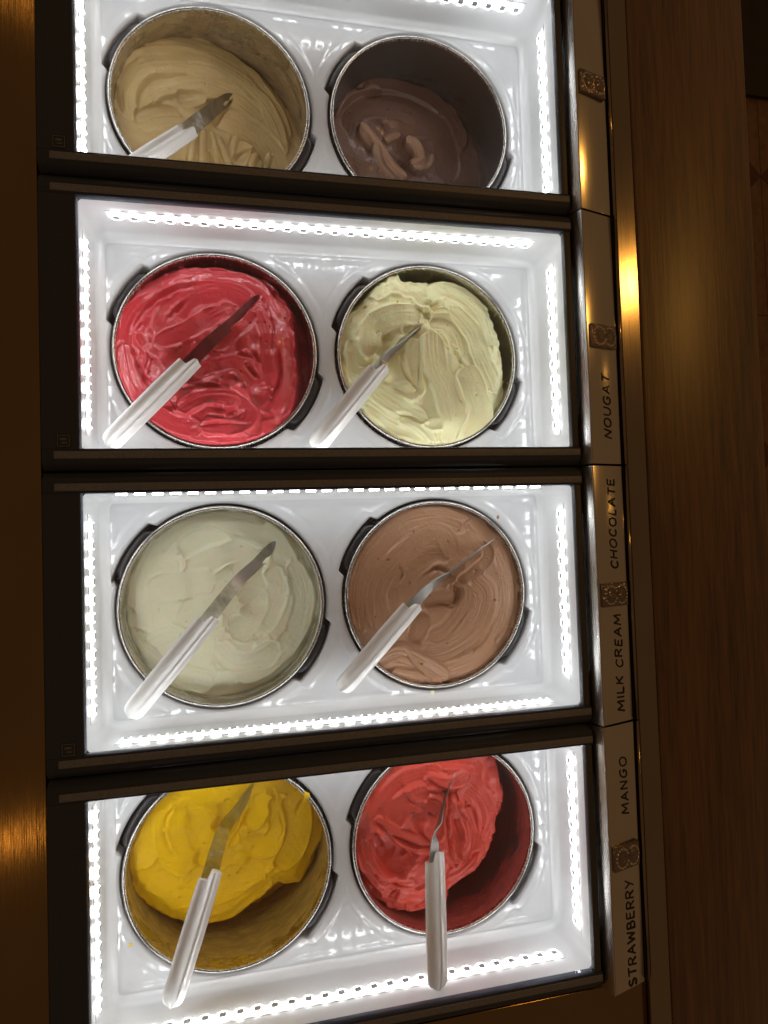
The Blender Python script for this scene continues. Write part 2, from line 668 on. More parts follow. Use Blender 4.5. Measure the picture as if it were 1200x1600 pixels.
def tray_mesh():
    v, f = [], []
    NA, NK = 300, 56
    mid = 0.223
    for cx, xa, xb in ((X1, WX0, mid), (X2, mid, WX1)):
        base = len(v)
        for i in range(NA):
            a = 2 * math.pi * i / NA
            ca, sa = math.cos(a), math.sin(a)
            h = hole_r(a)
            t = 1e9
            if ca > 1e-9: t = min(t, (xb - cx) / ca)
            if ca < -1e-9: t = min(t, (xa - cx) / ca)
            if sa > 1e-9: t = min(t, WY / sa)
            if sa < -1e-9: t = min(t, -WY / sa)
            h = min(h, t - 0.0012)
            v.append((cx + h * ca, sa * h, ZT - 0.016))
            for k in range(NK + 1):
                q = (k / NK) ** 1.5
                r = h + (t - h) * q
                x, y = cx + r * ca, r * sa
                v.append((x, y, tray_z(x, y)))
        n = NK + 2
        for i in range(NA):
            j = (i + 1) % NA
            for k in range(n - 1):
                f.append((base + i * n + k, base + i * n + k + 1, base + j * n + k + 1, base + j * n + k))
    return mesh('white_tray', v, f, M_TRAY, True)


ME_TRAY = tray_mesh()


# ------------------------------------------------------------------ lids
HP = P / 2 - 0.0008


def frame_side(name, sgn):
    """long rail of the lid frame, sloping down towards the gap between two lids"""
    ya, yb, yc = GH / 2, GH / 2 + 0.0092, HP
    prof = [(ya, -0.0075), (ya, -0.0004), (ya + 0.0006, 0.0004), (yb, 0.0006), (yb + 0.004, -0.0004), (yc - 0.001, -0.0045), (yc, -0.0065), (yc, -0.024), (ya + 0.0060, -0.024), (ya + 0.0060, -0.0075)]
    v, f = [], []
    n = len(prof)
    for x in (-0.0300, 0.4684):
        v += [(x, sgn * y, z) for y, z in prof]
    f = [(i, (i + 1) % n, n + (i + 1) % n, n + i) for i in range(n)] + [tuple(range(n)), tuple(range(n, 2 * n))]
    return bevelled(mesh(name, v, f, M_FRAME), 0.0004, 1)


ME_FS = {1: frame_side('frame_rail', 1), -1: frame_side('frame_rail', -1)}
ME_FL = extrude_y('frame_stile', [(-0.0306, -0.024), (-0.0306, -0.001), (-0.0298, 0.0), (-0.0010, 0.0), (-0.0003, -0.0007), (-0.0003, -0.0075), (-0.006, -0.0075), (-0.006, -0.024)], -GH / 2 - 0.0001, GH / 2 + 0.0001, M_FRAME)
ME_FR = box_me('frame_stile', GL + 0.0002, 0.4672, -GH / 2 - 0.0001, GH / 2 + 0.0001, -0.0075, -0.0002, M_GASK, 0.0008)
ME_ST = {s: box_me('trim_strip', -0.0203, 0.4678, min(s * (GH / 2 + 0.0022), s * (GH / 2 + 0.0087)), max(s * (GH / 2 + 0.0022), s * (GH / 2 + 0.0087)),
                   -0.002, 0.0011, M_STRIP, 0.0005) for s in (1, -1)}
ME_PANE = box_me('glass_pane', 0.0006, GL - 0.0006, -GH / 2 + 0.0006, GH / 2 - 0.0006, -0.0068, -0.0028, M_GLASS)


def badge(parent):
    x0, y0 = -0.0125, -GH / 2 + 0.0065
    b = box_me('badge', x0 - 0.0052, x0 + 0.0052, y0 - 0.0052, y0 + 0.0052, -0.0004, 0.0005, M_FRAME, 0.0003)
    o = new_obj('badge', b, parent)
    for n_, (xa, xb, ya, yb) in {'border': (-.005, .005, .0042, .005), 'border.1': (-.005, .005, -.005, -.0042), 'border.2': (-.005, -.0042, -.0041, .0041),
                                 'border.3': (.0042, .005, -.0041, .0041), 'bar': (-.003, .0025, .0004, .0026), 'bar.1': (-.0015, .003, -.0026, -.0008)}.items():
        new_obj(n_.split('.')[0], box_me('badge_line', x0 + xa, x0 + xb, y0 + ya, y0 + yb, 0.0002, 0.0011, M_EMB), o)


LIDL = ['glass lid framed in dark plastic over the coffee beige and dark brown gelato',
        'glass lid framed in dark plastic over the raspberry pink and pale yellow gelato',
        'glass lid framed in dark plastic over the ivory and light brown gelato',
        'glass lid framed in dark plastic over the bright yellow and coral red gelato']
WELL = ['white lit well round the coffee beige and dark brown tubs', 'white lit well round the raspberry pink and pale yellow tubs',
        'white lit well round the ivory and light brown tubs', 'white lit well round the bright yellow and coral red tubs']
TRAYL = ['glossy white tray holding the coffee beige and dark brown tubs', 'glossy white tray holding the raspberry pink and pale yellow tubs',
         'glossy white tray holding the ivory and light brown tubs', 'glossy white tray holding the bright yellow and coral red tubs']
for k in range(4):
    yc = -k * P
    lid = empty('glass_lid', (0, yc, 0))
    tag(lid, LIDL[k], 'freezer lid', 'framed glass lids in a row')
    for s in (1, -1):
        new_obj('frame_rail', ME_FS[s], lid)
        new_obj('trim_strip', ME_ST[s], lid)
    new_obj('frame_stile', ME_FL, lid)
    new_obj('frame_stile', ME_FR, lid)
    new_obj('glass_pane', ME_PANE, lid)
    badge(lid)
    # ---- well
    w = empty('freezer_well', (0, yc, ZT))
    tag(w, WELL[k], 'freezer well', 'lit wells under the lids')
    o = new_obj('liner_wall', ME_LINER, w, (0, 0, -ZT))
    for (cx, cy, rz, L, n, sm) in ((GL / 2, WY, 180, 0.41, 27, ME_STRIP_L), (GL / 2, -WY, 0, 0.41, 27, ME_STRIP_L),
                                   (WX0, 0, -90, 0.165, 11, ME_STRIP_S), (WX1, 0, 90, 0.165, 11, ME_STRIP_S)):
        st = new_obj('led_strip', sm, w, (cx, cy, LZ - ZT))
        st.rotation_euler = (0, 0, math.radians(rz))
        for i in range(n):
            c = new_obj('led_chip', ME_LED, st, (-L / 2 + L * i / (n - 1), 0.0002, 0))
    t = new_obj('white_tray', ME_TRAY, None, (0, yc, 0))
    tag(t, TRAYL[k], 'tray', 'white trays round the tubs')


# ------------------------------------------------------------------ tubs
def tub_prof():
    pr = [(0.0974, -0.004)]
    for k in range(13):
        a = math.pi - math.pi * 1.25 * k / 12
        pr.append((0.0993 + 0.0019 * math.cos(a), -0.0014 + 0.0019 * math.sin(a)))
    pr += [(0.0995, -0.004), (0.0992, -0.10), (0.0985, -0.165), (0.090, -0.171), (0.0, -0.171)]
    return pr


ME_TUB = lathe('tub_shell', tub_prof(), M_TUB)


def inner_me(m_):
    return lathe('inner_wall', [(0.0976, -0.0035), (0.0978, -0.06), (0.0975, -0.155), (0.092, -0.165), (0.0, -0.166)], m_, 96)


def lug_me(c0):
    v, f = [], []
    n = 16
    for i in range(n + 1):
        a = math.radians(c0 - 15.5 + 31 * i / n)
        e = min(1, min(i, n - i) / 1.6)
        ro = 0.1012 + 0.0068 * (0.35 + 0.65 * e)
        for r, z in ((0.0996, -0.0040), (ro - 0.001, -0.0040), (ro, -0.0050), (ro, -0.014), (0.0996, -0.014)):
            v.append((r * math.cos(a), r * math.sin(a), z))
    for i in range(n):
        for k in range(5):
            l = (k + 1) % 5
            f.append((i * 5 + k, i * 5 + l, (i + 1) * 5 + l, (i + 1) * 5 + k))
    f += [(0, 1, 2, 3, 4), tuple(n * 5 + q for q in (4, 3, 2, 1, 0))]
    me = mesh('lug', v, f, M_LUG, True)
    bm = bmesh.new()
    bm.from_mesh(me)
    bmesh.ops.recalc_face_normals(bm, faces=bm.faces)
    bm.to_mesh(me)
    bm.free()
    return me


ME_LUG = [lug_me(147), lug_me(-30)]

# ------------------------------------------------------------------ gelato: sculpted height fields
NG = 300
g = np.linspace(-1, 1, NG)
A_, B_ = np.meshgrid(g, g, indexing='ij')
big = np.abs(A_) > np.abs(B_)
with np.errstate(divide='ignore', invalid='ignore'):
    rr_ = np.where(big, A_, B_)
    ph = np.where(big, (math.pi / 4) * (B_ / np.where(A_ == 0, 1, A_)), math.pi / 2 - (math.pi / 4) * (A_ / np.where(B_ == 0, 1, B_)))
UX = (rr_ * np.cos(ph)).ravel()
UY = (rr_ * np.sin(ph)).ravel()
RG = 0.0978
GX, GY = UX * RG, UY * RG
idx = np.arange(NG * NG).reshape(NG, NG)
GF = np.stack([idx[:-1, :-1], idx[1:, :-1], idx[1:, 1:], idx[:-1, 1:]], -1).reshape(-1, 4)


def vnoise(x, y, seed):
    r = np.random.RandomState(seed).rand(64, 64)
    xi, yi = np.floor(x).astype(int), np.floor(y).astype(int)
    fx, fy = x - xi, y - yi
    fx, fy = fx * fx * fx * (fx * (fx * 6 - 15) + 10), fy * fy * fy * (fy * (fy * 6 - 15) + 10)
    xi, yi, xj, yj = xi % 64, yi % 64, (xi + 1) % 64, (yi + 1) % 64
    return (r[xi, yi] * (1 - fx) * (1 - fy) + r[xj, yi] * fx * (1 - fy) + r[xi, yj] * (1 - fx) * fy + r[xj, yj] * fx * fy) * 2 - 1


def fbm(x, y, seed, oct=4, gain=0.5):
    s, a = 0, 1
    for o_ in range(oct):
        s = s + a * vnoise(x * 2 ** o_ + 7.3 * o_, y * 2 ** o_ + 3.1 * o_, seed + o_)
        a *= gain
    return s


def smst(a, b, x):
    t = np.clip((x - a) / (b - a), 0, 1)
    return t * t * (3 - 2 * t)


def spline(pts, n=26):
    p = np.array(pts, float)
    if len(p) == 2:
        return p[0] + (p[1] - p[0]) * np.linspace(0, 1, n)[:, None]
    q = np.vstack([2 * p[0] - p[1], p, 2 * p[-1] - p[-2]])
    out = []
    m_ = len(p) - 1
    for t in np.linspace(0, m_ - 1e-6, n):
        i = int(t)
        u = t - i
        a, b, c, d = q[i], q[i + 1], q[i + 2], q[i + 3]
        out.append(0.5 * (2 * b + (c - a) * u + (2 * a - 5 * b + 4 * c - d) * u * u + (3 * b - a - 3 * c + d) * u ** 3))
    return np.array(out)


def poly_d(px, py, S, maxd):
    """signed side distance d and arc parameter t of points to polyline S, for points within maxd"""
    lo, hi = S.min(0) - maxd, S.max(0) + maxd
    I = np.where((px > lo[0]) & (px < hi[0]) & (py > lo[1]) & (py < hi[1]))[0]
    if len(I) == 0:
        return I, None, None
    a, b = S[:-1], S[1:]
    e = b - a
    l2 = (e ** 2).sum(1) + 1e-14
    L = np.sqrt(l2)
    cum = np.concatenate([[0], np.cumsum(L)])
    X, Y = px[I][:, None], py[I][:, None]
    wx, wy = X - a[:, 0], Y - a[:, 1]
    u = np.clip((wx * e[:, 0] + wy * e[:, 1]) / l2, 0, 1)
    dx, dy = wx - u * e[:, 0], wy - u * e[:, 1]
    D = dx * dx + dy * dy
    j = D.argmin(1)
    r = np.arange(len(I))
    d = np.sqrt(D[r, j])
    side = np.sign(e[j, 0] * wy[r, j] - e[j, 1] * wx[r, j])
    t = (cum[j] + u[r, j] * L[j]) / cum[-1]
    return I, d * side, t


HF = []


def surf(x, y):
    """height of the gelato under a point"""
    for cx, cy, h in HF:
        d = (GX + cx - x) ** 2 + (GY + cy - y) ** 2
        if d.min() < 1e-5:
            return float(h[d < d.min() + 4e-6].mean())
    return -0.08


class Gel:
    def __init__(self, k, w, z0, gx=0, gy=0, dome=0, seed=1, zoom=None, lumpy=0.0022, rk=0.75):
        self.rk = rk
        self.cx, self.cy, self.z0, self.seed = (X1, X2)[w], -k * P, z0, seed
        self.zoom = zoom
        self.h = z0 + gx * UX + gy * UY + dome * (1 - UX ** 2 - UY ** 2) + lumpy * fbm(UX * 2.2 + 20, UY * 2.2 + 20, seed, 3)
        self.n = 0
        self.mask = np.zeros(NG * NG)
        rp = random.Random(seed)
        self.pits = [(rp.uniform(-.075, .075), rp.uniform(-.075, .075), rp.uniform(.0007, .0015), rp.uniform(.0006, .002)) for _ in range(26)]

    def P(self, pts):
        ox, oy, s = self.zoom
        return [tuple((at(ox + a / s, oy + b / s, self.z0)[:2] - np.array([self.cx, self.cy]))) for a, b in pts]

    def spine(self, S, r=0.003):
        out = []
        for p in S:
            d = (GX - p[0]) ** 2 + (GY - p[1]) ** 2
            m_ = d < r * r
            out.append(self.h[m_].mean() if m_.any() else self.h[d.argmin()])
        out = np.array(out)
        k = np.array([1, 2, 3, 2, 1]) / 9.0
        return np.convolve(np.pad(out, 2, mode='edge'), k, 'valid')

    def swath(self, pts, w, off=0.0, tilt=0.0, curve=0.0, ridge=0.001, stri=0.0003, edge=0.0012, side=0, zoomed=True, rw=0.0014, end=0.0, fres=420, mark=0):
        self.n += 1
        sd = self.seed * 31 + self.n
        ridge, rw, edge = ridge * self.rk, rw * 1.5, edge * 1.7
        S = spline(self.P(pts) if zoomed else pts)
        I, d, t = poly_d(GX, GY, S, w + 0.006)
        if d is None:
            return
        hs = self.spine(S)
        Lt = np.sqrt(((S[1:] - S[:-1]) ** 2).sum(1)).sum()
        wob = 1 + 0.16 * vnoise(t * Lt * 70 + 9, np.zeros_like(t) + 0.5, sd)
        cap = np.clip(1 - np.abs(2 * t - 1) ** 10, 0, 1) ** 0.5
        wl = w * wob * (0.25 + 0.75 * cap)
        f = d / w
        tgt = np.interp(t, np.linspace(0, 1, len(hs)), hs) + off + tilt * d + curve * f * f
        tgt = tgt + 0.6 * stri * (fbm(d * fres + 31, t * Lt * 22 + 11, sd + 1, 3, 0.6))
        tgt = tgt + 0.0005 * vnoise(t * Lt * 60 + 3, d * 60 + 8, sd + 5)
        m_ = smst(edge, -edge, np.abs(d) - wl)
        rm = ridge * np.exp(-((np.abs(d) - wl) / rw) ** 2) * (0.55 + 0.7 * vnoise(t * Lt * 110 + 5, np.sign(d) + 3.5, sd + 3))
        if side:
            rm = rm * np.where(np.sign(d) == side, 1.0, 0.12)
        rm = rm + end * np.exp(-(((t - 1) * Lt) / 0.003) ** 2) * m_
        self.h[I] = self.h[I] * (1 - m_) + tgt * m_ + rm
        if mark:
            self.mask[I] = np.maximum(self.mask[I], mark * m_)

    def crease(self, pts, depth, w, lip=0.0, side=1, zoomed=True):
        self.n += 1
        S = spline(self.P(pts) if zoomed else pts)
        I, d, t = poly_d(GX, GY, S, w * 5)
        if d is None:
            return
        env = np.clip(np.sin(np.pi * np.clip(t, 0.02, 0.98)), 0, 1) ** 0.5 * (0.75 + 0.35 * vnoise(t * 9 + 4, t * 0 + 1.5, self.seed + self.n))
        self.h[I] += env * (-depth * np.exp(-(d / w) ** 2) + lip * np.exp(-((d - side * 1.9 * w) / (1.3 * w)) ** 2))

    def lump(self, p, r, hgt, p2=None, zoomed=True):
        q = self.P([p])[0] if zoomed else p
        d = np.hypot(GX - q[0], GY - q[1])
        self.h += hgt * np.exp(-(d / r) ** 2)

    def cut(self, poly, drop, width, rag=0.0015, low=None, lip=0.0):
        """outside the polygon (photo outline of the mound) the surface falls away"""
        self.n += 1
        S = np.array(self.P(poly))
        S = np.vstack([S, S[:1]])
        a, b = S[:-1], S[1:]
        e = b - a
        X, Y = GX[:, None], GY[:, None]
        wx, wy = X - a[:, 0], Y - a[:, 1]
        u = np.clip((wx * e[:, 0] + wy * e[:, 1]) / ((e ** 2).sum(1) + 1e-14), 0, 1)
        D = np.sqrt(((wx - u * e[:, 0]) ** 2 + (wy - u * e[:, 1]) ** 2).min(1))
        c1 = (a[:, 1] <= Y) & (b[:, 1] > Y)
        c2 = (a[:, 1] > Y) & (b[:, 1] <= Y)
        cr = e[:, 0] * wy - e[:, 1] * wx
        ins = ((c1 & (cr > 0)).sum(1) - (c2 & (cr < 0)).sum(1)) != 0
        sd = np.where(ins, -D, D) + rag * fbm(UX * 9 + 4, UY * 9 + 2, self.seed + 77, 3)
        q = np.clip(sd / width, 0, 1)
        fall = 1 - np.sqrt(1 - q ** 2)
        fall = 0.45 * fall + 0.55 * smst(0, 1, q)
        self.h -= drop * fall * (1 + 0.12 * fbm(UX * 5 + 9, UY * 5 + 9, self.seed + 78, 3))
        self.h -= 0.004 * smst(-0.012, 0.0, sd)
        if lip:
            self.h += lip * np.exp(-(sd / 0.0018) ** 2) * (0.6 + 0.6 * vnoise(UX * 14 + 9, UY * 14 + 9, self.seed + 79))

    def rings(self, n, r0, r1, w, centre=(0, 0), stri=0.0004, tilt=0.0, span=(0.6, 1.4), ridge=0.0008, off=0.0008):
        rnd = random.Random(self.seed * 7 + n)
        for i in range(n):
            r = r0 + (r1 - r0) * rnd.random()
            a0 = rnd.uniform(0, 6.28)
            sp = rnd.uniform(*span)
            pts = []
            for q in range(6):
                a = a0 + sp * q / 5
                rq = r * (1 + 0.10 * math.sin(q * 0.9 + i))
                pts.append((centre[0] + rq * math.cos(a), centre[1] + rq * math.sin(a)))
            self.swath(pts, w * rnd.uniform(0.6, 1.25), rnd.uniform(-off, off), rnd.uniform(-tilt, tilt), rnd.uniform(-0.001, 0.0012), ridge * rnd.uniform(0.3, 1.3),
                       stri * rnd.uniform(0.4, 1.4), side=rnd.choice((0, 1, -1)), zoomed=False)

    def dabs(self, n, w, stri=0.0002, ridge=0.0012, off=0.002, rmax=0.082, tilt=0.15):
        rnd = random.Random(self.seed * 13 + n)
        for i in range(n):
            r, a = rmax * math.sqrt(rnd.random()), rnd.uniform(0, 6.28)
            x, y = r * math.cos(a), r * math.sin(a)
            b = rnd.uniform(0, 6.28)
            L, cv = rnd.uniform(0.018, 0.05), rnd.uniform(-1.3, 1.3)
            pts = []
            for q in range(4):
                pts.append((x, y))
                x += L / 3 * math.cos(b)
                y += L / 3 * math.sin(b)
                b += cv / 3
            self.swath(pts, w * rnd.uniform(0.5, 1.3), rnd.uniform(-off, off), rnd.uniform(-tilt, tilt), rnd.uniform(-0.0015, 0.0015), ridge * rnd.uniform(0.3, 1.4),
                       stri * rnd.uniform(0.3, 1.5), side=rnd.choice((1, -1, 0)), zoomed=False, rw=rnd.uniform(0.001, 0.0024), end=rnd.choice((0, 0, 0.0015)))

    def build(self, mat_, label, floor=-0.168):
        for px_, py_, pr_, pd_ in self.pits:
            d = np.hypot(GX - px_, GY - py_)
            self.h -= pd_ * np.exp(-(d / pr_) ** 4)
        h = self.h + 0.00012 * fbm(UX * 30, UY * 30, self.seed + 91, 3)
        # soft contact with the tub wall, never through the floor
        rr = np.hypot(UX, UY)
        h = h - 0.0015 * smst(0.975, 1.0, rr) * (0.5 + fbm(UX * 12, UY * 12, self.seed + 93, 2))
        h = np.maximum(h, -0.238)
        me = bpy.data.meshes.new('gelato')
        n = NG * NG
        # surface plus a skirt reaching down inside the tub, so that it is a body and not a sheet
        bi = np.concatenate([idx[0, :], idx[1:, -1], idx[-1, -2::-1], idx[-2:0:-1, 0]])
        vb = np.stack([GX[bi], GY[bi], np.full(len(bi), -0.2385)], 1)
        V = np.vstack([np.stack([GX, GY, h], 1), vb])
        V[:, 2] -= ZR
        F = GF.tolist()
        m_ = len(bi)
        for i in range(m_):
            j = (i + 1) % m_
            F.append([int(bi[i]), n + i, n + j, int(bi[j])])
        F.append(list(range(n, n + m_)))
        me.from_pydata(V.tolist(), [], F)
        me.materials.append(mat_)
        sm = np.ones(len(F), bool)
        sm[-1] = False
        me.polygons.foreach_set('use_smooth', sm)
        me.update()
        if self.mask.any():
            at_ = me.attributes.new('clump', 'FLOAT', 'POINT')
            at_.data.foreach_set('value', np.concatenate([self.mask, np.zeros(m_)]).astype(np.float32))
        HF.append((self.cx, self.cy, h))
        o = new_obj('gelato', me, None, (self.cx, self.cy, ZR))
        tag(o, label, 'gelato', 'gelato filling the tubs')
        return o


# --- coffee, lid over the top pair
G = Gel(0, 0, -0.120, gx=-0.030, gy=-0.002, dome=-0.004, seed=11, zoom=(160, 0, 1200 / 330))
G.rings(7, 0.03, 0.08, 0.010, stri=0.0004)
G.swath([(80, 620), (110, 480), (220, 370), (420, 300), (620, 300), (800, 370), (960, 520), (1060, 700)], 0.011, 0.001, 0.10, ridge=0.0016, stri=0.00045, side=-1)
G.swath([(190, 760), (170, 600), (260, 460), (450, 390), (650, 390), (830, 470), (960, 620), (1030, 800)], 0.013, 0.0, 0.06, ridge=0.0008, stri=0.00055)
G.swath([(260, 720), (300, 590), (430, 510), (600, 480), (780, 520), (900, 600)], 0.010, 0.0, 0.0, ridge=0.0006, stri=0.0005)
G.swath([(620, 640), (760, 660), (900, 720), (990, 850), (1000, 960)], 0.016, -0.003, 0.0, ridge=0.0022, stri=0.00045, side=1)
G.swath([(440, 590), (510, 575), (585, 560)], 0.0085, -0.002, 0.0, 0.001, ridge=0.0018, stri=0.0002, end=0.001)
G.swath([(230, 780), (330, 720), (450, 690)], 0.012, -0.001, 0.1, ridge=0.001, stri=0.0005)
for a, b, c_ in (((535, 745), (515, 840), (505, 960)), ((575, 735), (570, 840), (575, 960)), ((620, 740), (640, 840), (660, 960)), ((655, 760), (700, 860), (740, 960)),
                 ((880, 800), (850, 880), (830, 960)), ((950, 800), (930, 880), (900, 970))):
    G.swath([a, b, c_], 0.0042, 0.0030, 0.0, -0.0035, ridge=0.0, stri=0.0003, edge=0.0008)
G.swath([(760, 730), (740, 800), (720, 880), (660, 790)], 0.004, 0.003, 0.0, -0.003, ridge=0.0004, stri=0.0002)
G.crease([(600, 850), (610, 900), (600, 960)], 0.004, 0.001)
G.crease([(740, 880), (800, 820), (870, 810)], 0.003, 0.0014, 0.0015)
G.crease([(195, 330), (240, 345)], 0.006, 0.003)
G.crease([(110, 400), (120, 430)], 0.006, 0.002)
G.crease([(80, 530), (90, 560)], 0.006, 0.002)
G.crease([(1065, 690), (1095, 740)], 0.006, 0.003)
G.crease([(640, 690), (690, 600), (745, 520)], 0.006, 0.0012, 0.001)
G.build(m_gelato('coffee_gelato', (0.62, 0.45, 0.19), 0.48), 'coffee beige gelato low in its tub, swirled round and folded at one edge')

# --- dark chocolate
G = Gel(0, 1, -0.137, gx=-0.014, gy=0.0, dome=-0.006, seed=23, zoom=(510, 40, 1200 / 290))
G.rings(6, 0.03, 0.08, 0.013, stri=0.0002, ridge=0.0004)
G.swath([(60, 620), (120, 480), (300, 400), (500, 420), (700, 490), (830, 600), (890, 760)], 0.014, 0.002, 0.08, ridge=0.0012, stri=0.0002, side=-1)
G.swath([(150, 720), (200, 580), (380, 510), (560, 540), (720, 620), (800, 780), (800, 960)], 0.016, -0.001, -0.1, ridge=0.0006, stri=0.0002)
G.lump((480, 850), 0.034, -0.014)
G.crease([(150, 445), (200, 435), (240, 420)], 0.005, 0.0028, 0.001)
G.crease([(265, 450), (310, 440), (355, 425)], 0.006, 0.0032, 0.001)
G.swath([(210, 690), (290, 760), (400, 860), (520, 960)], 0.0085, 0.010, 0.0, -0.006, ridge=0.0008, stri=0.0007, edge=0.0008, mark=0.9)
G.swath([(300, 800), (360, 900), (440, 980)], 0.006, 0.003, 0.0, -0.003, ridge=0.0006, stri=0.0008, mark=0.5)
G.swath([(520, 720), (590, 760), (620, 840), (560, 870)], 0.0085, 0.011, 0.0, -0.006, ridge=0.0008, stri=0.0008, edge=0.0008, mark=0.9)
G.swath([(600, 900), (680, 860), (700, 800)], 0.005, 0.004, 0.0, -0.003, ridge=0.0005, stri=0.0006, mark=0.6)
G.swath([(380, 720), (440, 690), (480, 680)], 0.005, 0.004, 0.0, -0.003, ridge=0.0005, stri=0.0005, mark=0.6)
G.crease([(440, 790), (510, 830), (540, 900)], 0.006, 0.0025)
G.crease([(250, 640), (330, 620), (370, 650)], 0.004, 0.002, 0.002)
G.build(m_gelato('dark_chocolate_gelato', (0.165, 0.078, 0.050), 0.38, 0.1, col2=(0.40, 0.225, 0.135)), 'dark brown gelato, the lowest in its tub, with a scraped crater')

# --- raspberry
ZRB = (50, 290, 2.4)
G = Gel(1, 0, -0.079, gx=-0.004, gy=-0.010, dome=0.010, seed=37, zoom=ZRB, lumpy=0.006, rk=1.25)
G.dabs(18, 0.011, ridge=0.0022, off=0.004, tilt=0.22)
G.swath([(340, 640), (350, 520), (430, 410), (560, 350), (700, 330), (830, 370), (900, 450)], 0.011, 0.002, 0.15, ridge=0.0022, stri=0.0004, side=-1)
G.swath([(480, 560), (540, 460), (630, 400), (740, 400), (820, 440)], 0.013, -0.001, 0.08, ridge=0.0014, stri=0.0002)
G.swath([(470, 600), (560, 560), (660, 500), (760, 450)], 0.010, -0.001, 0.0, ridge=0.0010, stri=0.0002)
G.swath([(900, 420), (940, 520), (950, 640), (960, 760), (920, 860)], 0.010, 0.002, -0.15, ridge=0.0022, stri=0.0006, side=1)
G.swath([(850, 470), (880, 560), (880, 660), (900, 760)], 0.008, 0.001, 0.1, ridge=0.0014, stri=0.0006)
G.swath([(340, 600), (370, 720), (430, 820), (520, 890), (640, 920)], 0.010, 0.001, 0.10, ridge=0.0016, stri=0.0005)
G.swath([(560, 850), (660, 800), (770, 810), (820, 860), (760, 910), (640, 910)], 0.008, 0.001, 0.12, ridge=0.0020, stri=0.0007)
G.swath([(620, 720), (700, 690), (780, 690), (850, 760), (850, 830)], 0.009, 0.001, -0.1, ridge=0.0018, stri=0.0005)
G.swath([(400, 560), (450, 640), (440, 700)], 0.006, 0.002, 0.1, ridge=0.0014, stri=0.0006)
G.swath([(680, 620), (760, 560), (830, 480)], 0.008, 0.000, 0.15, ridge=0.0012, stri=0.0004)
G.crease([(800, 670), (825, 705), (845, 725)], 0.007, 0.0025, 0.001)
G.crease([(510, 500), (545, 460), (580, 430)], 0.003, 0.002, 0.002)
G.crease([(440, 640), (480, 680), (500, 700)], 0.004, 0.0018, 0.0015)
G.crease([(640, 830), (730, 850), (790, 880)], 0.003, 0.0016, 0.0015)
G.crease([(600, 920), (700, 900), (820, 900)], 0.003, 0.0016, 0.0015)
G.crease([(640, 600), (760, 520), (855, 405)], 0.005, 0.0016, 0.001)
G.crease([(420, 470), (500, 400), (600, 370)], 0.004, 0.0022, 0.0022)
G.crease([(880, 470), (905, 540), (900, 640)], 0.005, 0.0020, 0.0020)
G.crease([(920, 620), (930, 720), (900, 800)], 0.005, 0.0020, 0.0020)
G.crease([(380, 620), (420, 720), (500, 790)], 0.004, 0.0020, 0.0022)
G.crease([(560, 780), (660, 760), (760, 770)], 0.004, 0.0020, 0.0022)
G.crease([(660, 870), (740, 880), (800, 850)], 0.004, 0.0018, 0.0020)
G.cut([(180, 1200), (180, 450), (370, 392), (440, 355), (560, 300), (740, 298), (870, 335), (935, 395), (965, 470), (975, 600), (985, 720), (965, 850), (930, 890), (1000, 850), (960, 960), (900, 1200)],
      0.030, 0.012, 0.0018, lip=0.0015)
G.build(m_gelato('raspberry_gelato', (0.70, 0.046, 0.064), 0.32, 0.25, 0.08, coat=0.8, spec=0.4), 'raspberry pink gelato heaped to the rim in glossy folds')

# --- nougat
G = Gel(1, 1, -0.081, gx=-0.002, gy=-0.006, dome=0.010, seed=41, zoom=(480, 290, 2.3077), lumpy=0.006, rk=1.1)
G.dabs(16, 0.013, ridge=0.0020, off=0.004, tilt=0.22)
G.swath([(230, 400), (300, 360), (390, 380), (430, 440)], 0.011, 0.003, 0.1, ridge=0.0018, stri=0.0005)
G.swath([(220, 620), (230, 520), (300, 480), (400, 470)], 0.012, 0.001, 0.12, ridge=0.0018, stri=0.0004)
G.swath([(430, 420), (480, 370), (560, 390), (640, 470), (660, 580)], 0.010, 0.003, 0.2, ridge=0.0020, stri=0.0006, side=1)
G.swath([(520, 440), (590, 520), (620, 620), (680, 740)], 0.011, -0.001, 0.1, ridge=0.0018, stri=0.0005)
G.swath([(540, 620), (540, 560), (500, 510), (440, 500)], 0.010, -0.003, 0.1, ridge=0.0015, stri=0.0004)
G.swath([(440, 540), (450, 640), (490, 740), (520, 860), (500, 940)], 0.014, 0.002, -0.08, ridge=0.0014, stri=0.0004)
G.swath([(560, 660), (590, 740), (620, 830), (580, 920)], 0.015, 0.001, 0.05, ridge=0.0014, stri=0.0003)
G.swath([(370, 560), (380, 660), (400, 760)], 0.008, 0.0, 0.1, ridge=0.0012, stri=0.0005)
G.swath([(190, 660), (240, 740), (320, 800), (420, 850)], 0.010, 0.001, 0.15, ridge=0.0018, stri=0.0006)
G.swath([(210, 790), (290, 850), (370, 890), (450, 930)], 0.008, 0.001, 0.15, ridge=0.0018, stri=0.0008)
G.swath([(330, 850), (390, 880), (440, 930)], 0.005, 0.002, 0.0, -0.002, ridge=0.0012, stri=0.0008)
G.swath([(150, 560), (160, 660), (200, 760)], 0.007, 0.000, -0.1, ridge=0.0012, stri=0.0005)
G.crease([(310, 825), (340, 832), (370, 835)], 0.004, 0.0018, 0.001)
G.crease([(330, 620), (350, 690), (390, 740)], 0.003, 0.0014, 0.0012)
G.crease([(530, 590), (545, 640), (570, 660)], 0.004, 0.0018, 0.0018)
G.crease([(270, 640), (340, 570), (420, 500)], 0.006, 0.0018, 0.001)
G.crease([(400, 560), (400, 660), (395, 740)], 0.003, 0.0013, 0.001)
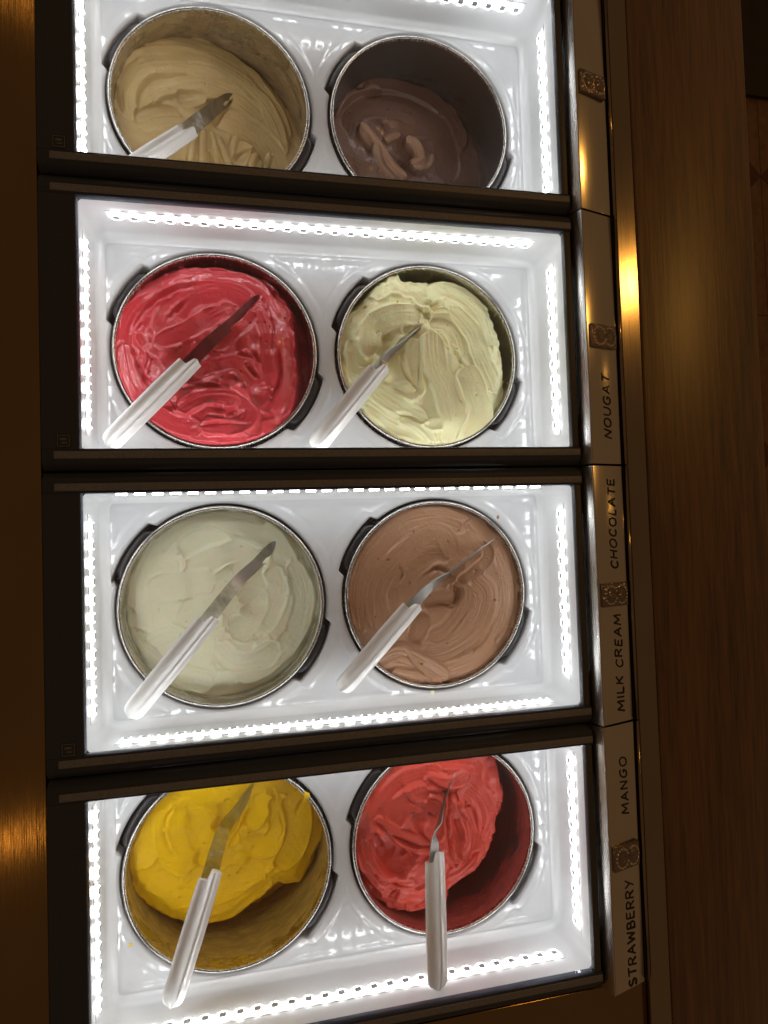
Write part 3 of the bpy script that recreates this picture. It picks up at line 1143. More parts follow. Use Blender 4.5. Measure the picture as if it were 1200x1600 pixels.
G.cut([(60, 1200), (60, 560), (180, 440), (290, 345), (325, 325), (335, 350), (400, 350), (470, 335), (540, 345), (590, 370), (650, 430), (685, 550), (700, 650), (712, 735), (760, 745), (720, 840), (650, 920), (560, 990), (500, 1200)],
      0.034, 0.010, 0.0022, lip=0.0015)
G.build(m_gelato('nougat_gelato', (0.93, 0.89, 0.54), 0.42, 0.8, 0.05), 'pale yellow gelato heaped in soft peaks with a bare wall at one side')

# --- milk cream
G = Gel(2, 0, -0.106, gx=-0.006, gy=0.0, dome=0.002, seed=53, zoom=(50, 740, 2.4), lumpy=0.0035, rk=1.2)
G.rings(4, 0.03, 0.08, 0.012, stri=0.00022, ridge=0.0007, off=0.0012)
G.dabs(7, 0.016, stri=0.00012, ridge=0.0008, off=0.0012, tilt=0.05)
G.swath([(400, 500), (400, 380), (470, 260), (600, 190), (760, 180), (900, 240), (980, 380)], 0.013, 0.001, 0.06, ridge=0.0008, stri=0.0003)
G.lump((680, 320), 0.024, 0.007)
G.lump((860, 500), 0.018, -0.005)
G.lump((480, 700), 0.02, 0.003)
G.swath([(560, 300), (640, 250), (720, 270), (640, 330), (590, 360)], 0.012, -0.003, 0.12, ridge=0.0026, stri=0.0003)
G.swath([(590, 370), (680, 320), (780, 290), (820, 330), (760, 380)], 0.013, 0.001, 0.10, ridge=0.0016, stri=0.0003)
G.swath([(440, 430), (560, 420), (680, 400)], 0.014, 0.0, 0.03, ridge=0.0010, stri=0.0002)
G.swath([(980, 330), (1020, 460), (990, 600), (900, 700), (780, 770)], 0.012, 0.001, 0.06, ridge=0.0012, stri=0.0003)
G.swath([(900, 350), (920, 440), (860, 560), (760, 600)], 0.012, -0.001, -0.06, ridge=0.0018, stri=0.0003)
G.swath([(780, 450), (840, 470), (810, 560), (740, 580)], 0.012, -0.002, 0.04, ridge=0.0012, stri=0.0003)
G.swath([(370, 590), (430, 680), (540, 750), (680, 780)], 0.012, 0.0, 0.08, ridge=0.0010, stri=0.0004)
G.swath([(700, 640), (760, 700), (860, 690), (920, 640)], 0.012, -0.001, 0.05, ridge=0.0014, stri=0.0004)
G.swath([(440, 620), (520, 590), (600, 620)], 0.008, 0.001, 0.1, ridge=0.0014, stri=0.0005)
G.crease([(360, 580), (410, 590), (450, 610)], 0.003, 0.0016, 0.0015)
G.crease([(520, 320), (550, 330), (555, 370)], 0.002, 0.0016, 0.001)
G.crease([(930, 670), (950, 655)], 0.003, 0.0016, 0.001)
G.crease([(1010, 290), (1030, 350)], 0.003, 0.002, 0.001)
G.crease([(850, 165), (880, 180)], 0.004, 0.003, 0.001)
G.build(m_gelato('milk_gelato', (0.88, 0.86, 0.64), 0.42, 0.8, 0.04), 'ivory milk gelato spread smooth well below the rim')

# --- chocolate
G = Gel(2, 1, -0.083, gx=0.0, gy=-0.001, dome=0.003, seed=67, zoom=(480, 740, 2.3077))
G.rings(5, 0.03, 0.08, 0.012, stri=0.0004, ridge=0.0005)
G.swath([(200, 560), (190, 420), (240, 290), (340, 190), (470, 160), (580, 190)], 0.014, 0.0, 0.03, ridge=0.0006, stri=0.0006, fres=520)
G.swath([(260, 560), (250, 430), (310, 320), (400, 260), (520, 250)], 0.012, 0.0, 0.03, ridge=0.0006, stri=0.0006, fres=520)
G.swath([(330, 330), (420, 220), (490, 220), (520, 300)], 0.010, 0.0, 0.0, ridge=0.0006, stri=0.0004)
G.swath([(600, 150), (680, 240), (730, 380), (720, 540), (640, 660), (500, 730)], 0.014, 0.0005, -0.03, ridge=0.0008, stri=0.0005, fres=520)
G.swath([(600, 380), (640, 440), (600, 560), (500, 630), (420, 640)], 0.014, 0.0, -0.02, ridge=0.0006, stri=0.0007, fres=560)
G.swath([(560, 400), (560, 470), (500, 560), (440, 590)], 0.010, -0.001, 0.02, ridge=0.0006, stri=0.0006, fres=560)
G.swath([(640, 250), (650, 300), (600, 350), (540, 390)], 0.006, -0.003, 0.1, ridge=0.0018, stri=0.0004, side=1)
G.swath([(420, 470), (460, 450), (520, 440), (530, 400)], 0.010, -0.005, 0.2, ridge=0.0016, stri=0.0005)
G.swath([(420, 500), (400, 560), (380, 610)], 0.010, -0.003, 0.1, ridge=0.0016, stri=0.0005)
G.crease([(430, 500), (480, 480), (530, 480), (545, 400)], 0.005, 0.0018, 0.0018)
G.crease([(420, 370), (470, 345), (520, 370)], 0.004, 0.0026, 0.001)
G.crease([(330, 330), (345, 360), (335, 390)], 0.003, 0.0016, 0.0012)
G.swath([(250, 680), (330, 650), (420, 690), (500, 740)], 0.010, 0.003, 0.15, ridge=0.0022, stri=0.0008, side=1)
G.swath([(300, 720), (400, 740), (480, 770)], 0.008, 0.002, 0.1, ridge=0.0014, stri=0.0008)
G.crease([(340, 620), (380, 680), (440, 740)], 0.003, 0.0018, 0.002)
G.crease([(560, 200), (570, 180), (600, 160)], 0.002, 0.0013, 0.001)
G.swath([(690, 620), (720, 590), (740, 560)], 0.008, 0.001, 0.1, ridge=0.0014, stri=0.0004)
G.build(m_gelato('chocolate_gelato', (0.44, 0.235, 0.130), 0.45, 0.15, 0.06), 'light brown chocolate gelato level with the rim, fine circular spatula lines')

# --- mango
G = Gel(3, 0, -0.112, gx=-0.018, gy=0.020, dome=0.008, seed=71, zoom=(160, 1210, 1200 / 370))
G.dabs(6, 0.016, stri=0.00008, ridge=0.0008, off=0.0014, tilt=0.06)
G.swath([(200, 420), (260, 280), (330, 160), (420, 90)], 0.014, 0.001, 0.05, ridge=0.0008, stri=0.0001)
G.swath([(370, 120), (360, 230), (390, 350), (470, 420)], 0.014, 0.002, -0.08, ridge=0.0016, stri=0.00012, side=-1)
G.swath([(470, 130), (530, 230), (540, 330), (500, 420)], 0.010, 0.001, 0.1, ridge=0.0016, stri=0.00012)
G.swath([(640, 100), (640, 190), (610, 260)], 0.012, -0.001, 0.0, ridge=0.0014, stri=0.0001)
G.swath([(820, 80), (800, 160), (740, 240)], 0.011, 0.001, 0.1, ridge=0.0016, stri=0.0001)
G.swath([(880, 90), (910, 200), (890, 300), (830, 370), (720, 330)], 0.012, 0.0, 0.06, ridge=0.0016, stri=0.00012)
G.swath([(960, 90), (1000, 220), (980, 380), (900, 500)], 0.014, 0.001, -0.05, ridge=0.0012, stri=0.00012)
G.swath([(260, 480), (360, 560), (420, 650)], 0.014, 0.0, 0.05, ridge=0.0010, stri=0.00012)
G.swath([(600, 520), (720, 540), (820, 500)], 0.014, -0.001, 0.0, ridge=0.0010, stri=0.00012)
G.swath([(520, 740), (650, 720), (760, 650), (850, 580)], 0.010, -0.001, -0.15, ridge=0.0016, stri=0.0002)
G.crease([(330, 200), (345, 290), (380, 370)], 0.003, 0.0016, 0.0016)
G.crease([(380, 110), (350, 150), (340, 200)], 0.003, 0.0016, 0.0012)
G.crease([(890, 180), (920, 280), (890, 340)], 0.002, 0.0014, 0.0012)
G.crease([(985, 200), (1000, 160), (1020, 130)], 0.004, 0.0020, 0.0012)
G.crease([(860, 60), (880, 130)], 0.004, 0.0016, 0.002)
G.crease([(480, 500), (420, 540), (380, 545)], 0.003, 0.0025, 0.001)
G.crease([(640, 340), (700, 240), (760, 100)], 0.004, 0.0016, 0.001)
G.cut([(-200, -200), (-200, 400), (140, 480), (185, 575), (240, 640), (300, 690), (345, 725), (420, 770), (540, 788), (640, 768), (740, 702), (850, 600), (900, 572), (950, 605), (1000, 610), (1050, 505), (1115, 360), (1140, 200), (1130, 100), (1120, -200)],
      0.036, 0.018, 0.0016, lip=0.0006)
G.build(m_gelato('mango_gelato', (0.92, 0.56, 0.0004), 0.5, 0.15, 0.04, coat=0.06, spec=0.15), 'bright yellow mango gelato with smooth lobes and a bare wall at one side')

# --- strawberry
G = Gel(3, 1, -0.088, gx=-0.004, gy=0.006, dome=0.004, seed=83, zoom=(540, 1170, 4.0), lumpy=0.006, rk=1.2)
G.dabs(18, 0.011, stri=0.0003, ridge=0.0020, off=0.004, tilt=0.22)
G.swath([(180, 420), (240, 300), (340, 200), (480, 160), (600, 200)], 0.013, 0.001, 0.08, ridge=0.0012, stri=0.0005)
G.swath([(280, 460), (330, 340), (430, 280), (540, 300), (560, 380)], 0.013, 0.001, 0.06, ridge=0.0014, stri=0.0005)
G.swath([(160, 420), (260, 480), (380, 540), (520, 580)], 0.008, 0.003, -0.2, ridge=0.0026, stri=0.0006, side=-1)
G.swath([(190, 520), (230, 620), (300, 690), (380, 660)], 0.014, -0.007, 0.0, 0.002, ridge=0.0010, stri=0.0004)
G.swath([(110, 560), (130, 680), (190, 790), (300, 850), (430, 850)], 0.009, 0.000, 0.2, ridge=0.0020, stri=0.0007)
G.swath([(700, 200), (800, 260), (880, 360), (900, 480), (860, 600), (780, 690)], 0.015, 0.003, -0.06, ridge=0.0016, stri=0.0005)
G.swath([(660, 330), (700, 440), (720, 560), (700, 660)], 0.010, 0.001, 0.1, ridge=0.0016, stri=0.0008)
G.swath([(740, 380), (780, 470), (770, 580), (720, 640)], 0.009, 0.001, -0.1, ridge=0.0014, stri=0.0007)
G.swath([(840, 560), (800, 680), (720, 750), (630, 780)], 0.009, 0.001, 0.15, ridge=0.0016, stri=0.0007)
G.swath([(490, 180), (580, 190), (660, 190), (760, 150)], 0.008, 0.003, 0.15, ridge=0.0022, stri=0.0006)
G.swath([(490, 320), (540, 330), (570, 360)], 0.008, 0.002, 0.1, ridge=0.0014, stri=0.0006)
G.swath([(230, 880), (320, 900), (420, 930), (500, 930)], 0.008, -0.001, 0.2, ridge=0.0016, stri=0.0008)
G.swath([(360, 680), (390, 700), (430, 740)], 0.007, 0.002, 0.1, ridge=0.0014, stri=0.0006)
G.crease([(170, 460), (200, 560), (250, 640)], 0.004, 0.0022, 0.001)
G.crease([(500, 175), (560, 215), (640, 240)], 0.005, 0.0018, 0.0022)
G.crease([(640, 640), (620, 450), (640, 250)], 0.005, 0.0020, 0.001)
G.crease([(690, 300), (690, 360), (740, 440)], 0.003, 0.0016, 0.0014)
G.crease([(270, 920), (320, 880), (310, 940)], 0.003, 0.0018, 0.0014)
G.crease([(500, 370), (520, 400)], 0.004, 0.0020, 0.0014)
G.crease([(330, 200), (380, 290), (450, 330)], 0.003, 0.0020, 0.0020)
G.crease([(740, 330), (800, 400), (820, 500)], 0.003, 0.0020, 0.0020)
G.crease([(160, 420), (280, 510), (420, 570), (560, 590)], 0.006, 0.0024, 0.0026)
G.crease([(640, 690), (740, 690), (830, 640)], 0.004, 0.0020, 0.0018)
G.crease([(130, 700), (220, 800), (340, 850)], 0.004, 0.0020, 0.0018)
G.cut([(-100, -300), (-100, 700), (100, 800), (180, 930), (300, 1000), (460, 1035), (620, 960), (660, 850), (760, 810), (850, 760), (890, 650), (930, 540), (985, 350), (960, 200), (930, 60), (900, -300)],
      0.062, 0.016, 0.0020, lip=0.001)
G.build(m_gelato('strawberry_gelato', (0.72, 0.078, 0.050), 0.48, 0.25, 0.06), 'coral red strawberry gelato scooped away from one side of its tub')

TUBS = [(0, 0, 'coffee_film', (0.50, 0.36, 0.18), 0.62, -0.10, 0.01, 0.45, 'steel tub half filled with coffee beige gelato'),
        (0, 1, 'dark_chocolate_film', (0.15, 0.075, 0.048), 0.40, -0.085, -0.02, 0.2, 'steel tub smeared grey and brown round dark chocolate gelato'),
        (1, 0, 'raspberry_film', (0.45, 0.05, 0.07), 0.50, -0.05, 0.0, 0.2, 'steel tub brim full of raspberry pink gelato'),
        (1, 1, 'nougat_film', (0.55, 0.53, 0.30), 0.42, -0.07, 0.0, 0.3, 'steel tub heaped with pale yellow gelato'),
        (2, 0, 'milk_film', (0.62, 0.60, 0.46), 0.55, -0.05, 0.0, 0.3, 'steel tub with a smeared inner wall round ivory gelato'),
        (2, 1, 'chocolate_film', (0.40, 0.21, 0.12), 0.60, -0.05, 0.0, 0.2, 'steel tub filled level with light brown gelato'),
        (3, 0, 'mango_film', (0.60, 0.42, 0.08), 0.72, -0.08, 0.0, 0.35, 'steel tub with a brownish wall bared round bright yellow gelato'),
        (3, 1, 'strawberry_film', (0.50, 0.10, 0.08), 0.50, -0.004, -0.075, 0.15, 'steel tub with a red smeared wall round coral red gelato')]
for k, w, fn, col, am, zl, zh, thin, lab in TUBS:
    t = empty('gelato_tub', ((X1, X2)[w], -k * P, ZR))
    tag(t, lab, 'tub', 'round steel gelato tubs')
    new_obj('tub_shell', ME_TUB, t)
    new_obj('inner_wall', inner_me(m_smear(fn, col, am, zl, zh, thin, *((0.34, 0.27) if w and k == 0 else (0.4, 0.4) if w and k == 3 else (0.18, 0.56)))), t)
    for l in ME_LUG:
        new_obj('lug', l, t)


# ------------------------------------------------------------------ spatulas
def handle_me(L=0.118):
    v, f = [], []
    NV, NU = 22, 40

    def top(vv):
        return 0.0040 + 0.0026 * math.exp(-((vv + 0.0030) / 0.0024) ** 2) - 0.0016 * math.exp(-((vv - 0.0035) / 0.0035) ** 2) - 0.0022 * (abs(vv) / 0.0095) ** 4

    for i in range(NU + 1):
        q = i / NU
        # rounded tail
        d = q * L
        s = math.sqrt(max(0.0, 1 - (1 - min(1, d / 0.010)) ** 2)) * 0.94 + 0.06
        sz = 0.45 + 0.55 * min(1, d / 0.014)
        hw = (0.0099 + 0.0009 * math.sin(q * math.pi * 0.9)) * s
        ring = []
        for k in range(NV):
            a = -1 + 2 * k / (NV - 1)
            vv = a * hw
            uu = d
            if q > 0.7:
                b = 0.0085 * min(1, max(0, (vv + 0.0006) / 0.0022)) if vv > -0.0006 else 0.0
                tip = 0.0016 * (1 - min(1, abs(vv + 0.0045) / 0.004))
                uu = d - (b - tip) * (q - 0.7) / 0.3
            ring.append((uu, vv, top(a * 0.0095) * sz))
        for k in range(NV - 2, 0, -1):
            a = -1 + 2 * k / (NV - 1)
            vv = a * hw
            uu = d
            if q > 0.7:
                b = 0.0085 * min(1, max(0, (vv + 0.0006) / 0.0022)) if vv > -0.0006 else 0.0
                uu = d - b * (q - 0.7) / 0.3
            ring.append((uu, vv, -0.0055 * math.sqrt(max(0, 1 - a * a)) * sz + 0.0005))
        v += ring
    n = 2 * NV - 2
    for i in range(NU):
        for k in range(n):
            l = (k + 1) % n
            f.append((i * n + k, i * n + l, (i + 1) * n + l, (i + 1) * n + k))
    # end caps as strips across
    for base, flip in ((0, False), (NU * n, True)):
        for k in range(NV - 1):
            a, b = base + k, base + k + 1
            c = base + (n - k - 1) % n if k + 1 < NV - 1 else None
            d = base + (n - k) % n
            if k == 0:
                q = (a, b, base + n - 1)
            elif k == NV - 2:
                q = (a, b, base + (n - k))
            else:
                q = (a, b, base + n - k - 1, base + n - k)
            f.append(q[::-1] if not flip else q)
    me = mesh('handle', v, f, M_HAND, True)
    bm = bmesh.new()
    bm.from_mesh(me)
    bmesh.ops.recalc_face_normals(bm, faces=bm.faces)
    bm.to_mesh(me)
    bm.free()
    try:
        me.set_sharp_from_angle(angle=math.radians(55))
    except Exception:
        pass
    return me


ME_HAND = handle_me()


def spatula(tail, zt, front, zf, blade, label, roll=0.0, w0=0.0066, w1=0.0050, hroll=0.0, film=None):
    """tail and front of the handle, then blade points as (px, py, z, roll)"""
    a, b = Vector(at(*tail, zt)), Vector(at(*front, zf))
    d = (b - a).normalized()
    a = b - d * 0.118
    root = empty('spatula', a)
    tag(root, label, 'spatula', 'white handled spatulas')
    side = Vector((0, 0, 1)).cross(d).normalized()
    up = d.cross(side).normalized()
    if hroll:
        q = Matrix.Rotation(hroll, 3, d)
        side, up = q @ side, q @ up
    M = Matrix(((d.x, side.x, up.x), (d.y, side.y, up.y), (d.z, side.z, up.z)))
    h = new_obj('handle', ME_HAND, root)
    h.rotation_euler = M.to_euler()
    # blade
    B = [(b - d * 0.012, roll)]
    for px, py, off, r in blade:
        z = -0.09
        for _ in range(8):
            q = at(px, py, z)
            z = 0.5 * z + 0.5 * (surf(q[0], q[1]) + off)
        B.append((Vector(at(px, py, z)), r))
    P3 = spline([tuple(p) for p, r in B], 22)
    RR = np.interp(np.linspace(0, 1, 22), np.linspace(0, 1, len(B)), [r for p, r in B])
    v, f = [], []
    for i in range(22):
        p = Vector(P3[i])
        dd = Vector(P3[min(i + 1, 21)] - P3[max(i - 1, 0)]).normalized()
        s = Vector((0, 0, 1)).cross(dd).normalized()
        u = dd.cross(s).normalized()
        ca, sa = math.cos(RR[i]), math.sin(RR[i])
        s2, u2 = s * ca + u * sa, u * ca - s * sa
        t = i / 21
        hw = w0 + (w1 - w0) * t
        if t > 0.80:
            hw *= math.sqrt(max(0.02, 1 - ((t - 0.80) / 0.2) ** 2 * 0.97))
        th = 0.0005
        for su, sv in ((-1, -1), (1, -1), (1, 1), (-1, 1)):
            v.append(p - a + s2 * hw * su + u2 * th * sv)
    for i in range(21):
        for k in range(4):
            l = (k + 1) % 4
            f.append((i * 4 + k, i * 4 + l, i * 4 + 4 + l, i * 4 + 4 + k))
    f += [(3, 2, 1, 0), (84, 85, 86, 87)]
    me = mesh('blade', v, f, m_smear(root.name + '_film', *film, bare=0.5) if film else M_BLADE)
    me.polygons.foreach_set('use_smooth', [True] * len(me.polygons))
    try:
        me.set_sharp_from_angle(angle=math.radians(40))
    except Exception:
        pass
    new_obj('blade', me, root)


spatula((172, 692), -0.050, (302, 562), -0.060, [(330, 533, 0.005, 0.25), (368, 500, 0.003, 0.55), (405, 461, -0.001, 0.8)],
        'white handled spatula stuck in the raspberry pink gelato, its blade smeared red', 0.1, film=((0.20, 0.012, 0.018), 0.75, -1, 1, 0.3))
spatula((503, 685), -0.052, (596, 571), -0.062, [(606, 556, 0.006, 0.9), (632, 536, 0.002, 1.15), (658, 512, -0.002, 1.2)],
        'white handled spatula stuck in the pale yellow gelato with its blade on edge', 0.5)
spatula((208, 1112), -0.056, (330, 962), -0.066, [(348, 938, 0.016, 0.0), (375, 905, 0.004, 0.1), (404, 878, 0.001, 0.3), (430, 846, 0.0005, 0.4)],
        'white handled spatula lying across the ivory gelato with its whole blade bare', 0.0, 0.0072, 0.0058, film=((0.45, 0.43, 0.30), 0.50, -1, 1, 0.3))
spatula((531, 1079), -0.056, (648, 942), -0.066, [(668, 921, 0.011, 0.5), (700, 897, 0.006, 1.15), (735, 870, 0.005, 1.2), (773, 842, 0.003, 1.25)],
        'white handled spatula lying across the light brown chocolate gelato with an S-curved blade', 0.1)
spatula((270, 1560), -0.046, (331, 1360), -0.060, [(340, 1325, 0.020, 0.0), (352, 1292, 0.008, 0.0), (372, 1265, 0.002, 0.4), (398, 1222, -0.001, 0.8)],
        'white handled spatula in the bright yellow mango gelato', 0.0, 0.0078, 0.0056, film=((0.50, 0.32, 0.01), 0.62, -1, 1, 0.2))
spatula((683, 1528), -0.024, (678, 1332), -0.052, [(680, 1308, 0.022, 0.8), (688, 1280, 0.010, 1.4), (697, 1238, 0.003, 1.4), (712, 1205, -0.002, 1.3)],
        'white handled spatula standing up in the coral red strawberry gelato', 0.2, 0.0066, 0.0056)
spatula((222, 252), -0.062, (297, 203), -0.080, [(312, 188, 0.020, 0.35), (335, 170, 0.008, 0.6), (364, 148, -0.001, 0.9)],
        'white handled spatula in the coffee beige gelato, its handle partly under the lid frame', 0.2, 0.0085, 0.0060, film=((0.30, 0.23, 0.13), 0.55, -1, 1, 0.5))

# ------------------------------------------------------------------ label rails
XA, ZA, XB, ZB = 0.4752, 0.0096, 0.5140, -0.0006
SL = math.atan2(ZB - ZA, XB - XA)


def rail_pt(x, y, lift=0.0):
    t = (x - XA) / (XB - XA)
    return Vector((x - lift * math.sin(SL) * 1.0, y, ZA + (ZB - ZA) * t + lift * math.cos(SL)))


LET = {
    'N': (.70, [[(0, 0), (.04, 1)], [(.04, 1), (.62, 0)], [(.62, 0), (.68, 1.05)]]),
    'O': (.78, [[(.40, 1), (.12, .86), (.0, .5), (.1, .12), (.36, 0), (.64, .14), (.76, .52), (.66, .88), (.40, 1.0)]]),
    'U': (.68, [[(0, 1), (.0, .4), (.12, .06), (.36, 0), (.58, .12), (.66, .45), (.68, 1)]]),
    'G': (.74, [[(.70, .86), (.48, 1), (.2, .9), (.02, .55), (.08, .16), (.34, 0), (.62, .1), (.68, .42)], [(.42, .44), (.74, .44)]]),
    'A': (.74, [[(0, 0), (.36, 1)], [(.36, 1), (.72, 0)], [(.14, .34), (.62, .36)]]),
    'T': (.66, [[(.33, 0), (.35, 1)], [(0, .98), (.70, 1.02)]]),
    'C': (.66, [[(.64, .84), (.44, 1), (.18, .9), (.0, .5), (.1, .12), (.36, 0), (.64, .14)]]),
    'H': (.68, [[(0, 0), (.02, 1)], [(.64, 0), (.66, 1)], [(.02, .5), (.66, .52)]]),
    'L': (.54, [[(.02, 1), (0, .02)], [(0, .02), (.54, .0)]]),
    'E': (.56, [[(.02, 1), (0, 0)], [(.02, .98), (.54, 1)], [(.02, .52), (.46, .54)], [(0, .01), (.56, 0)]]),
    'M': (.86, [[(0, 0), (.08, 1)], [(.08, 1), (.42, .25)], [(.42, .25), (.76, 1)], [(.76, 1), (.86, 0)]]),
    'I': (.10, [[(.05, 0), (.05, 1)]]),
    'K': (.62, [[(.02, 1), (0, 0)], [(.58, 1), (.02, .44)], [(.18, .58), (.62, 0)]]),
    'R': (.62, [[(.02, 1), (0, 0)], [(.0, .98), (.4, 1), (.58, .78), (.4, .54), (.02, .48)], [(.26, .5), (.62, 0)]]),
    'S': (.56, [[(.54, .86), (.32, 1), (.06, .84), (.12, .58), (.44, .42), (.54, .2), (.34, 0), (.0, .12)]]),
    'W': (.92, [[(0, 1), (.2, 0)], [(.2, 0), (.46, .8)], [(.46, .8), (.72, 0)], [(.72, 0), (.92, 1)]]),
    'B': (.58, [[(.02, 1), (0, 0)], [(.02, 1), (.40, .98), (.5, .76), (.36, .56), (.02, .52)], [(.02, .52), (.46, .5), (.58, .24), (.40, .02), (0, 0)]]),
    'Y': (.66, [[(0, 1), (.32, .48)], [(.66, 1), (.18, -.05)]]),
}


def lettering(text, ya, yb, xlo, xhi, lift, seed, rad=0.00085):
    """hand drawn capitals running along +y with their tops towards -x"""
    rnd = random.Random(seed)
    W = sum((LET[c][0] + 0.30) if c != ' ' else 0.55 for c in text) - 0.30
    s = (yb - ya) / W
    u = 0
    V, F = [], []
    ht = xlo - xhi                       # negative: up is -x
    for ch in text:
        if ch == ' ':
            u += 0.55
            continue
        wd_, st = LET[ch]
        dy, sh = rnd.uniform(-.05, .05), rnd.uniform(0.04, 0.16)
        for poly in st:
            q = spline(poly, 14) if len(poly) > 2 else spline(poly, 5)
            pts = []
            for a, b in q:
                y = ya + (u + a + sh * (b - 0.3) + rnd.uniform(-.008, .008)) * s
                x = xhi + (b + dy) * ht
                pts.append(Vector((y, -x, 0)))
            tv, tf = tube_me('', pts, rad * rnd.uniform(0.85, 1.15), M_INK, 6, 0.35)
            b0 = len(V)
            V += [rail_pt(-p.y, p.x, lift + p.z) for p in tv]
            F += [tuple(b0 + i for i in t) for t in tf]
        u += wd_ + 0.30
    return V, F


def yof(py, px=960):
    return float(at(px, py, 0.008)[1])


RL = ['steel label rail with two blank plates, beside the coffee and dark brown tubs', 'steel label rail lettered NOUGAT beside the raspberry pink and pale yellow tubs',
      'steel label rail lettered CHOCOLATE and MILK CREAM', 'steel label rail lettered MANGO and STRAWBERRY']
TXT = {1: [('NOUGAT', (953, 683), (946, 584), 0.4930, 0.5020, 0.0003)],
       2: [('CHOCOLATE', (961, 888), (954, 748), 0.4940, 0.5030, 0.0003), ('MILK CREAM', (972, 1113), (964, 962), 0.4945, 0.5035, 0.0003)],
       3: [('MANGO', (978, 1275), (974, 1186), 0.4935, 0.5025, 0.0003), ('STRAWBERRY', (996, 1545), (986, 1380), 0.4940, 0.5040, 0.0003)]}
CLIPS = [(926, 130), (943, 525), (962, 929), (981, 1339)]
CL = ['embossed crystal clip with beads on the blank label rail', 'sparkling crystal clip on the label rail above the word NOUGAT',
      'clear crystal clip between the words CHOCOLATE and MILK CREAM', 'clear crystal clip between the words MANGO and STRAWBERRY']
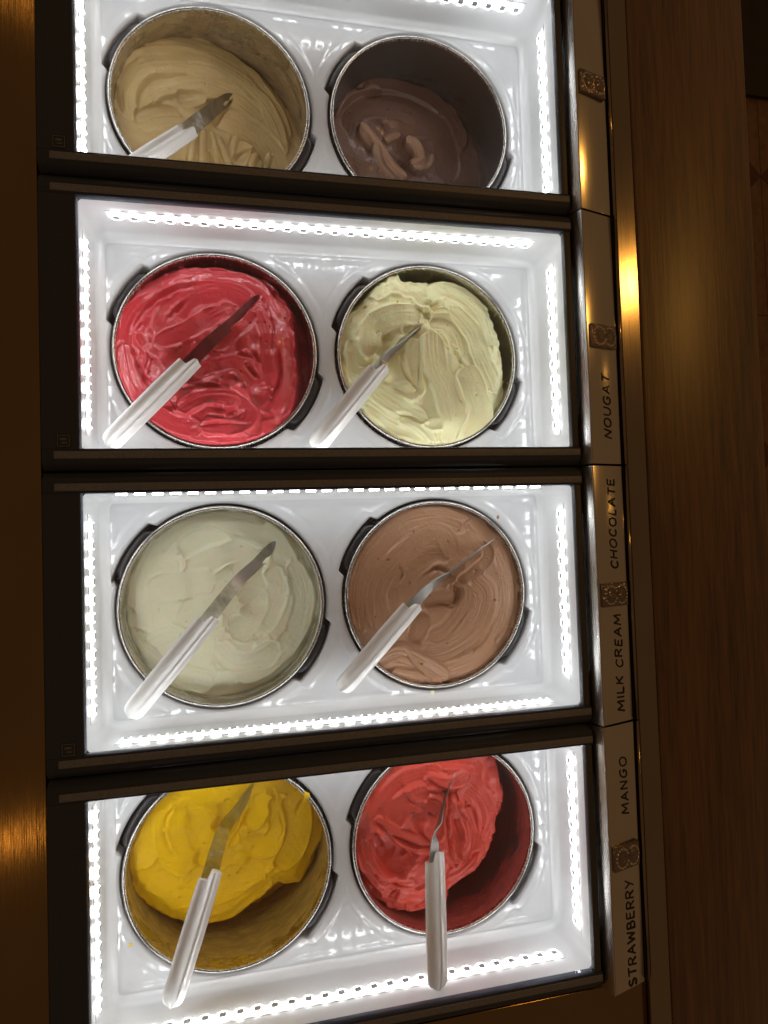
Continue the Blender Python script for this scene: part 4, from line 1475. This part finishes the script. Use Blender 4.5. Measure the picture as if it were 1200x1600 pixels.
for k in range(4):
    yc = -k * P
    ya, yb = yc - P / 2 + 0.0010, yc + P / 2 - 0.0010
    if k == 0:
        yb = yc + P / 2 - 0.001
    r = empty('label_rail', (XA, yc, 0))
    tag(r, RL[k], 'label rail', 'steel label rails along the lids')

    def rp(name, me):
        o = new_obj(name, me, r)
        o.location = (-XA, -yc, 0)
        return o
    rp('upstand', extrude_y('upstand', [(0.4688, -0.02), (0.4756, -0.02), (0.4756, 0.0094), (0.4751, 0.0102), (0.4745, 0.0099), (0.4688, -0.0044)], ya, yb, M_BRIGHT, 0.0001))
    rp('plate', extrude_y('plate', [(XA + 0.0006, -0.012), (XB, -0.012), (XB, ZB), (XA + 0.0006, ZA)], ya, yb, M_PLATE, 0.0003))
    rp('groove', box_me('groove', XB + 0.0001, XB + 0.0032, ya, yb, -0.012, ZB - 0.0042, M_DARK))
    tv, tf = tube_me('', [(XB + 0.0051, ya, -0.0012), (XB + 0.0051, (ya + yb) / 2, -0.0012), (XB + 0.0051, yb, -0.0012)], 0.0018, M_RAIL, 12)
    rp('bead_edge', mesh('bead_edge', tv, tf, M_RAIL, True))
    rp('base', box_me('base', XB + 0.0033, XB + 0.0083, ya, yb, -0.02, -0.0032, M_RAIL))
    for i, (tx, p0, p1, x0, x1, lift) in enumerate(TXT.get(k, [])):
        y0, y1 = yof(p0[1], p0[0]), yof(p1[1], p1[0])
        lv, lf = lettering(tx, y0, y1, x0, x1, lift, 5 + k * 3 + i)
        o = rp('lettering', mesh('lettering', lv, lf, M_INK, True))
        if lift > 0.001:
            pm = extrude_y('clear_plate', [(x_, rail_pt(x_, 0, l_).z) for x_, l_ in ((0.4800, lift - 0.0012), (0.5130, lift - 0.0012), (0.5130, lift - 0.0004), (0.4800, lift - 0.0004))],
                           y0 - 0.004, y1 + 0.004, M_ACRYL)
            rp('clear_plate', pm)
    # ---- crystal clip
    cy = yof(CLIPS[k][1], CLIPS[k][0])
    cb = empty('label_clip', rail_pt((XA + XB) / 2 + 0.0005, cy, 0.0002))
    cb.rotation_euler = (0, -SL, 0)
    tag(cb, CL[k], 'label clip', 'crystal clips on the label rails')
    new_obj('base', box_me('base', -0.0172, 0.0172, -0.0118, 0.0118, 0, 0.0030, M_CLIP, 0.0006), cb)

    def dome(cx, cy_, rx, ry, h):
        v, f = [(cx, cy_, 0.0029 + h)], []
        n, m_ = 20, 5
        for a in range(1, m_ + 1):
            th = math.pi / 2 * a / m_
            for i in range(n):
                b = 2 * math.pi * i / n
                v.append((cx + rx * math.sin(th) * math.cos(b), cy_ + ry * math.sin(th) * math.sin(b), 0.0029 + h * math.cos(th)))
        for i in range(n):
            f.append((0, 1 + i, 1 + (i + 1) % n))
            for a in range(m_ - 1):
                p, q = 1 + a * n, 1 + (a + 1) * n
                f.append((p + i, q + i, q + (i + 1) % n, p + (i + 1) % n))
        return mesh('dome', v, f, M_CLIP, True)
    new_obj('dome', dome(-0.0065, 0, 0.0048, 0.0055, 0.0022), cb)
    new_obj('dome', dome(0.0080, 0, 0.0048, 0.0060, 0.0022), cb)
    bd = dome(0, 0, 0.0012, 0.0012, 0.0016)
    bd.name = 'bead'
    bd.materials[0] = M_BEAD
    for (ox, n, a0, a1, rx, ry) in ((-0.0065, 14, 25, 335, 0.0080, 0.0090), (0.0080, 11, -120, 120, 0.0073, 0.0090)):
        for i in range(n):
            a = math.radians(a0 + (a1 - a0) * i / (n - 1))
            new_obj('bead', bd, cb, (ox + rx * math.cos(a), ry * math.sin(a), 0))


# ------------------------------------------------------------------ small spills on the trays
def spill(px, py, z, r, mat_, label, seed):
    rnd = random.Random(seed)
    q = at(px, py, z)
    v, f = [(0, 0, r * 0.45)], []
    n = 14
    ks = [rnd.uniform(0.85, 1.2) for _ in range(n)]
    for a_, (rr, zz) in enumerate(((0.45, 0.36), (0.8, 0.2), (1.0, 0.0))):
        for i in range(n):
            a = 2 * math.pi * i / n
            k_ = 1 + (ks[i] - 1) * rr
            v.append((r * rr * k_ * math.cos(a), r * rr * k_ * math.sin(a) * 1.25, r * zz))
    for i in range(n):
        j = (i + 1) % n
        f.append((0, 1 + i, 1 + j))
        for a_ in range(2):
            f.append((1 + a_ * n + i, 1 + (a_ + 1) * n + i, 1 + (a_ + 1) * n + j, 1 + a_ * n + j))
    o = new_obj('gelato_drip', mesh('gelato_drip', v, f, mat_, True), None, (q[0], q[1], z))
    tag(o, label, 'drip', 'gelato drips on the white trays')


GM = bpy.data.materials
spill(204, 1476, ZT - 0.0002, 0.0017, GM['mango_gelato'], 'yellow drip on the white tray beside the mango tub', 1)
spill(479, 1243, ZR + 0.0003, 0.0030, GM['mango_gelato'], 'yellow dab on the rim of the mango tub', 2)
spill(778, 808, ZT - 0.0002, 0.0020, GM['chocolate_gelato'], 'tiny brown crumb on the white tray beside the light brown gelato', 3)
spill(676, 1082, ZT + 0.0002, 0.0024, GM['nougat_gelato'], 'pale yellow drip on the tray edge below the light brown gelato', 4)
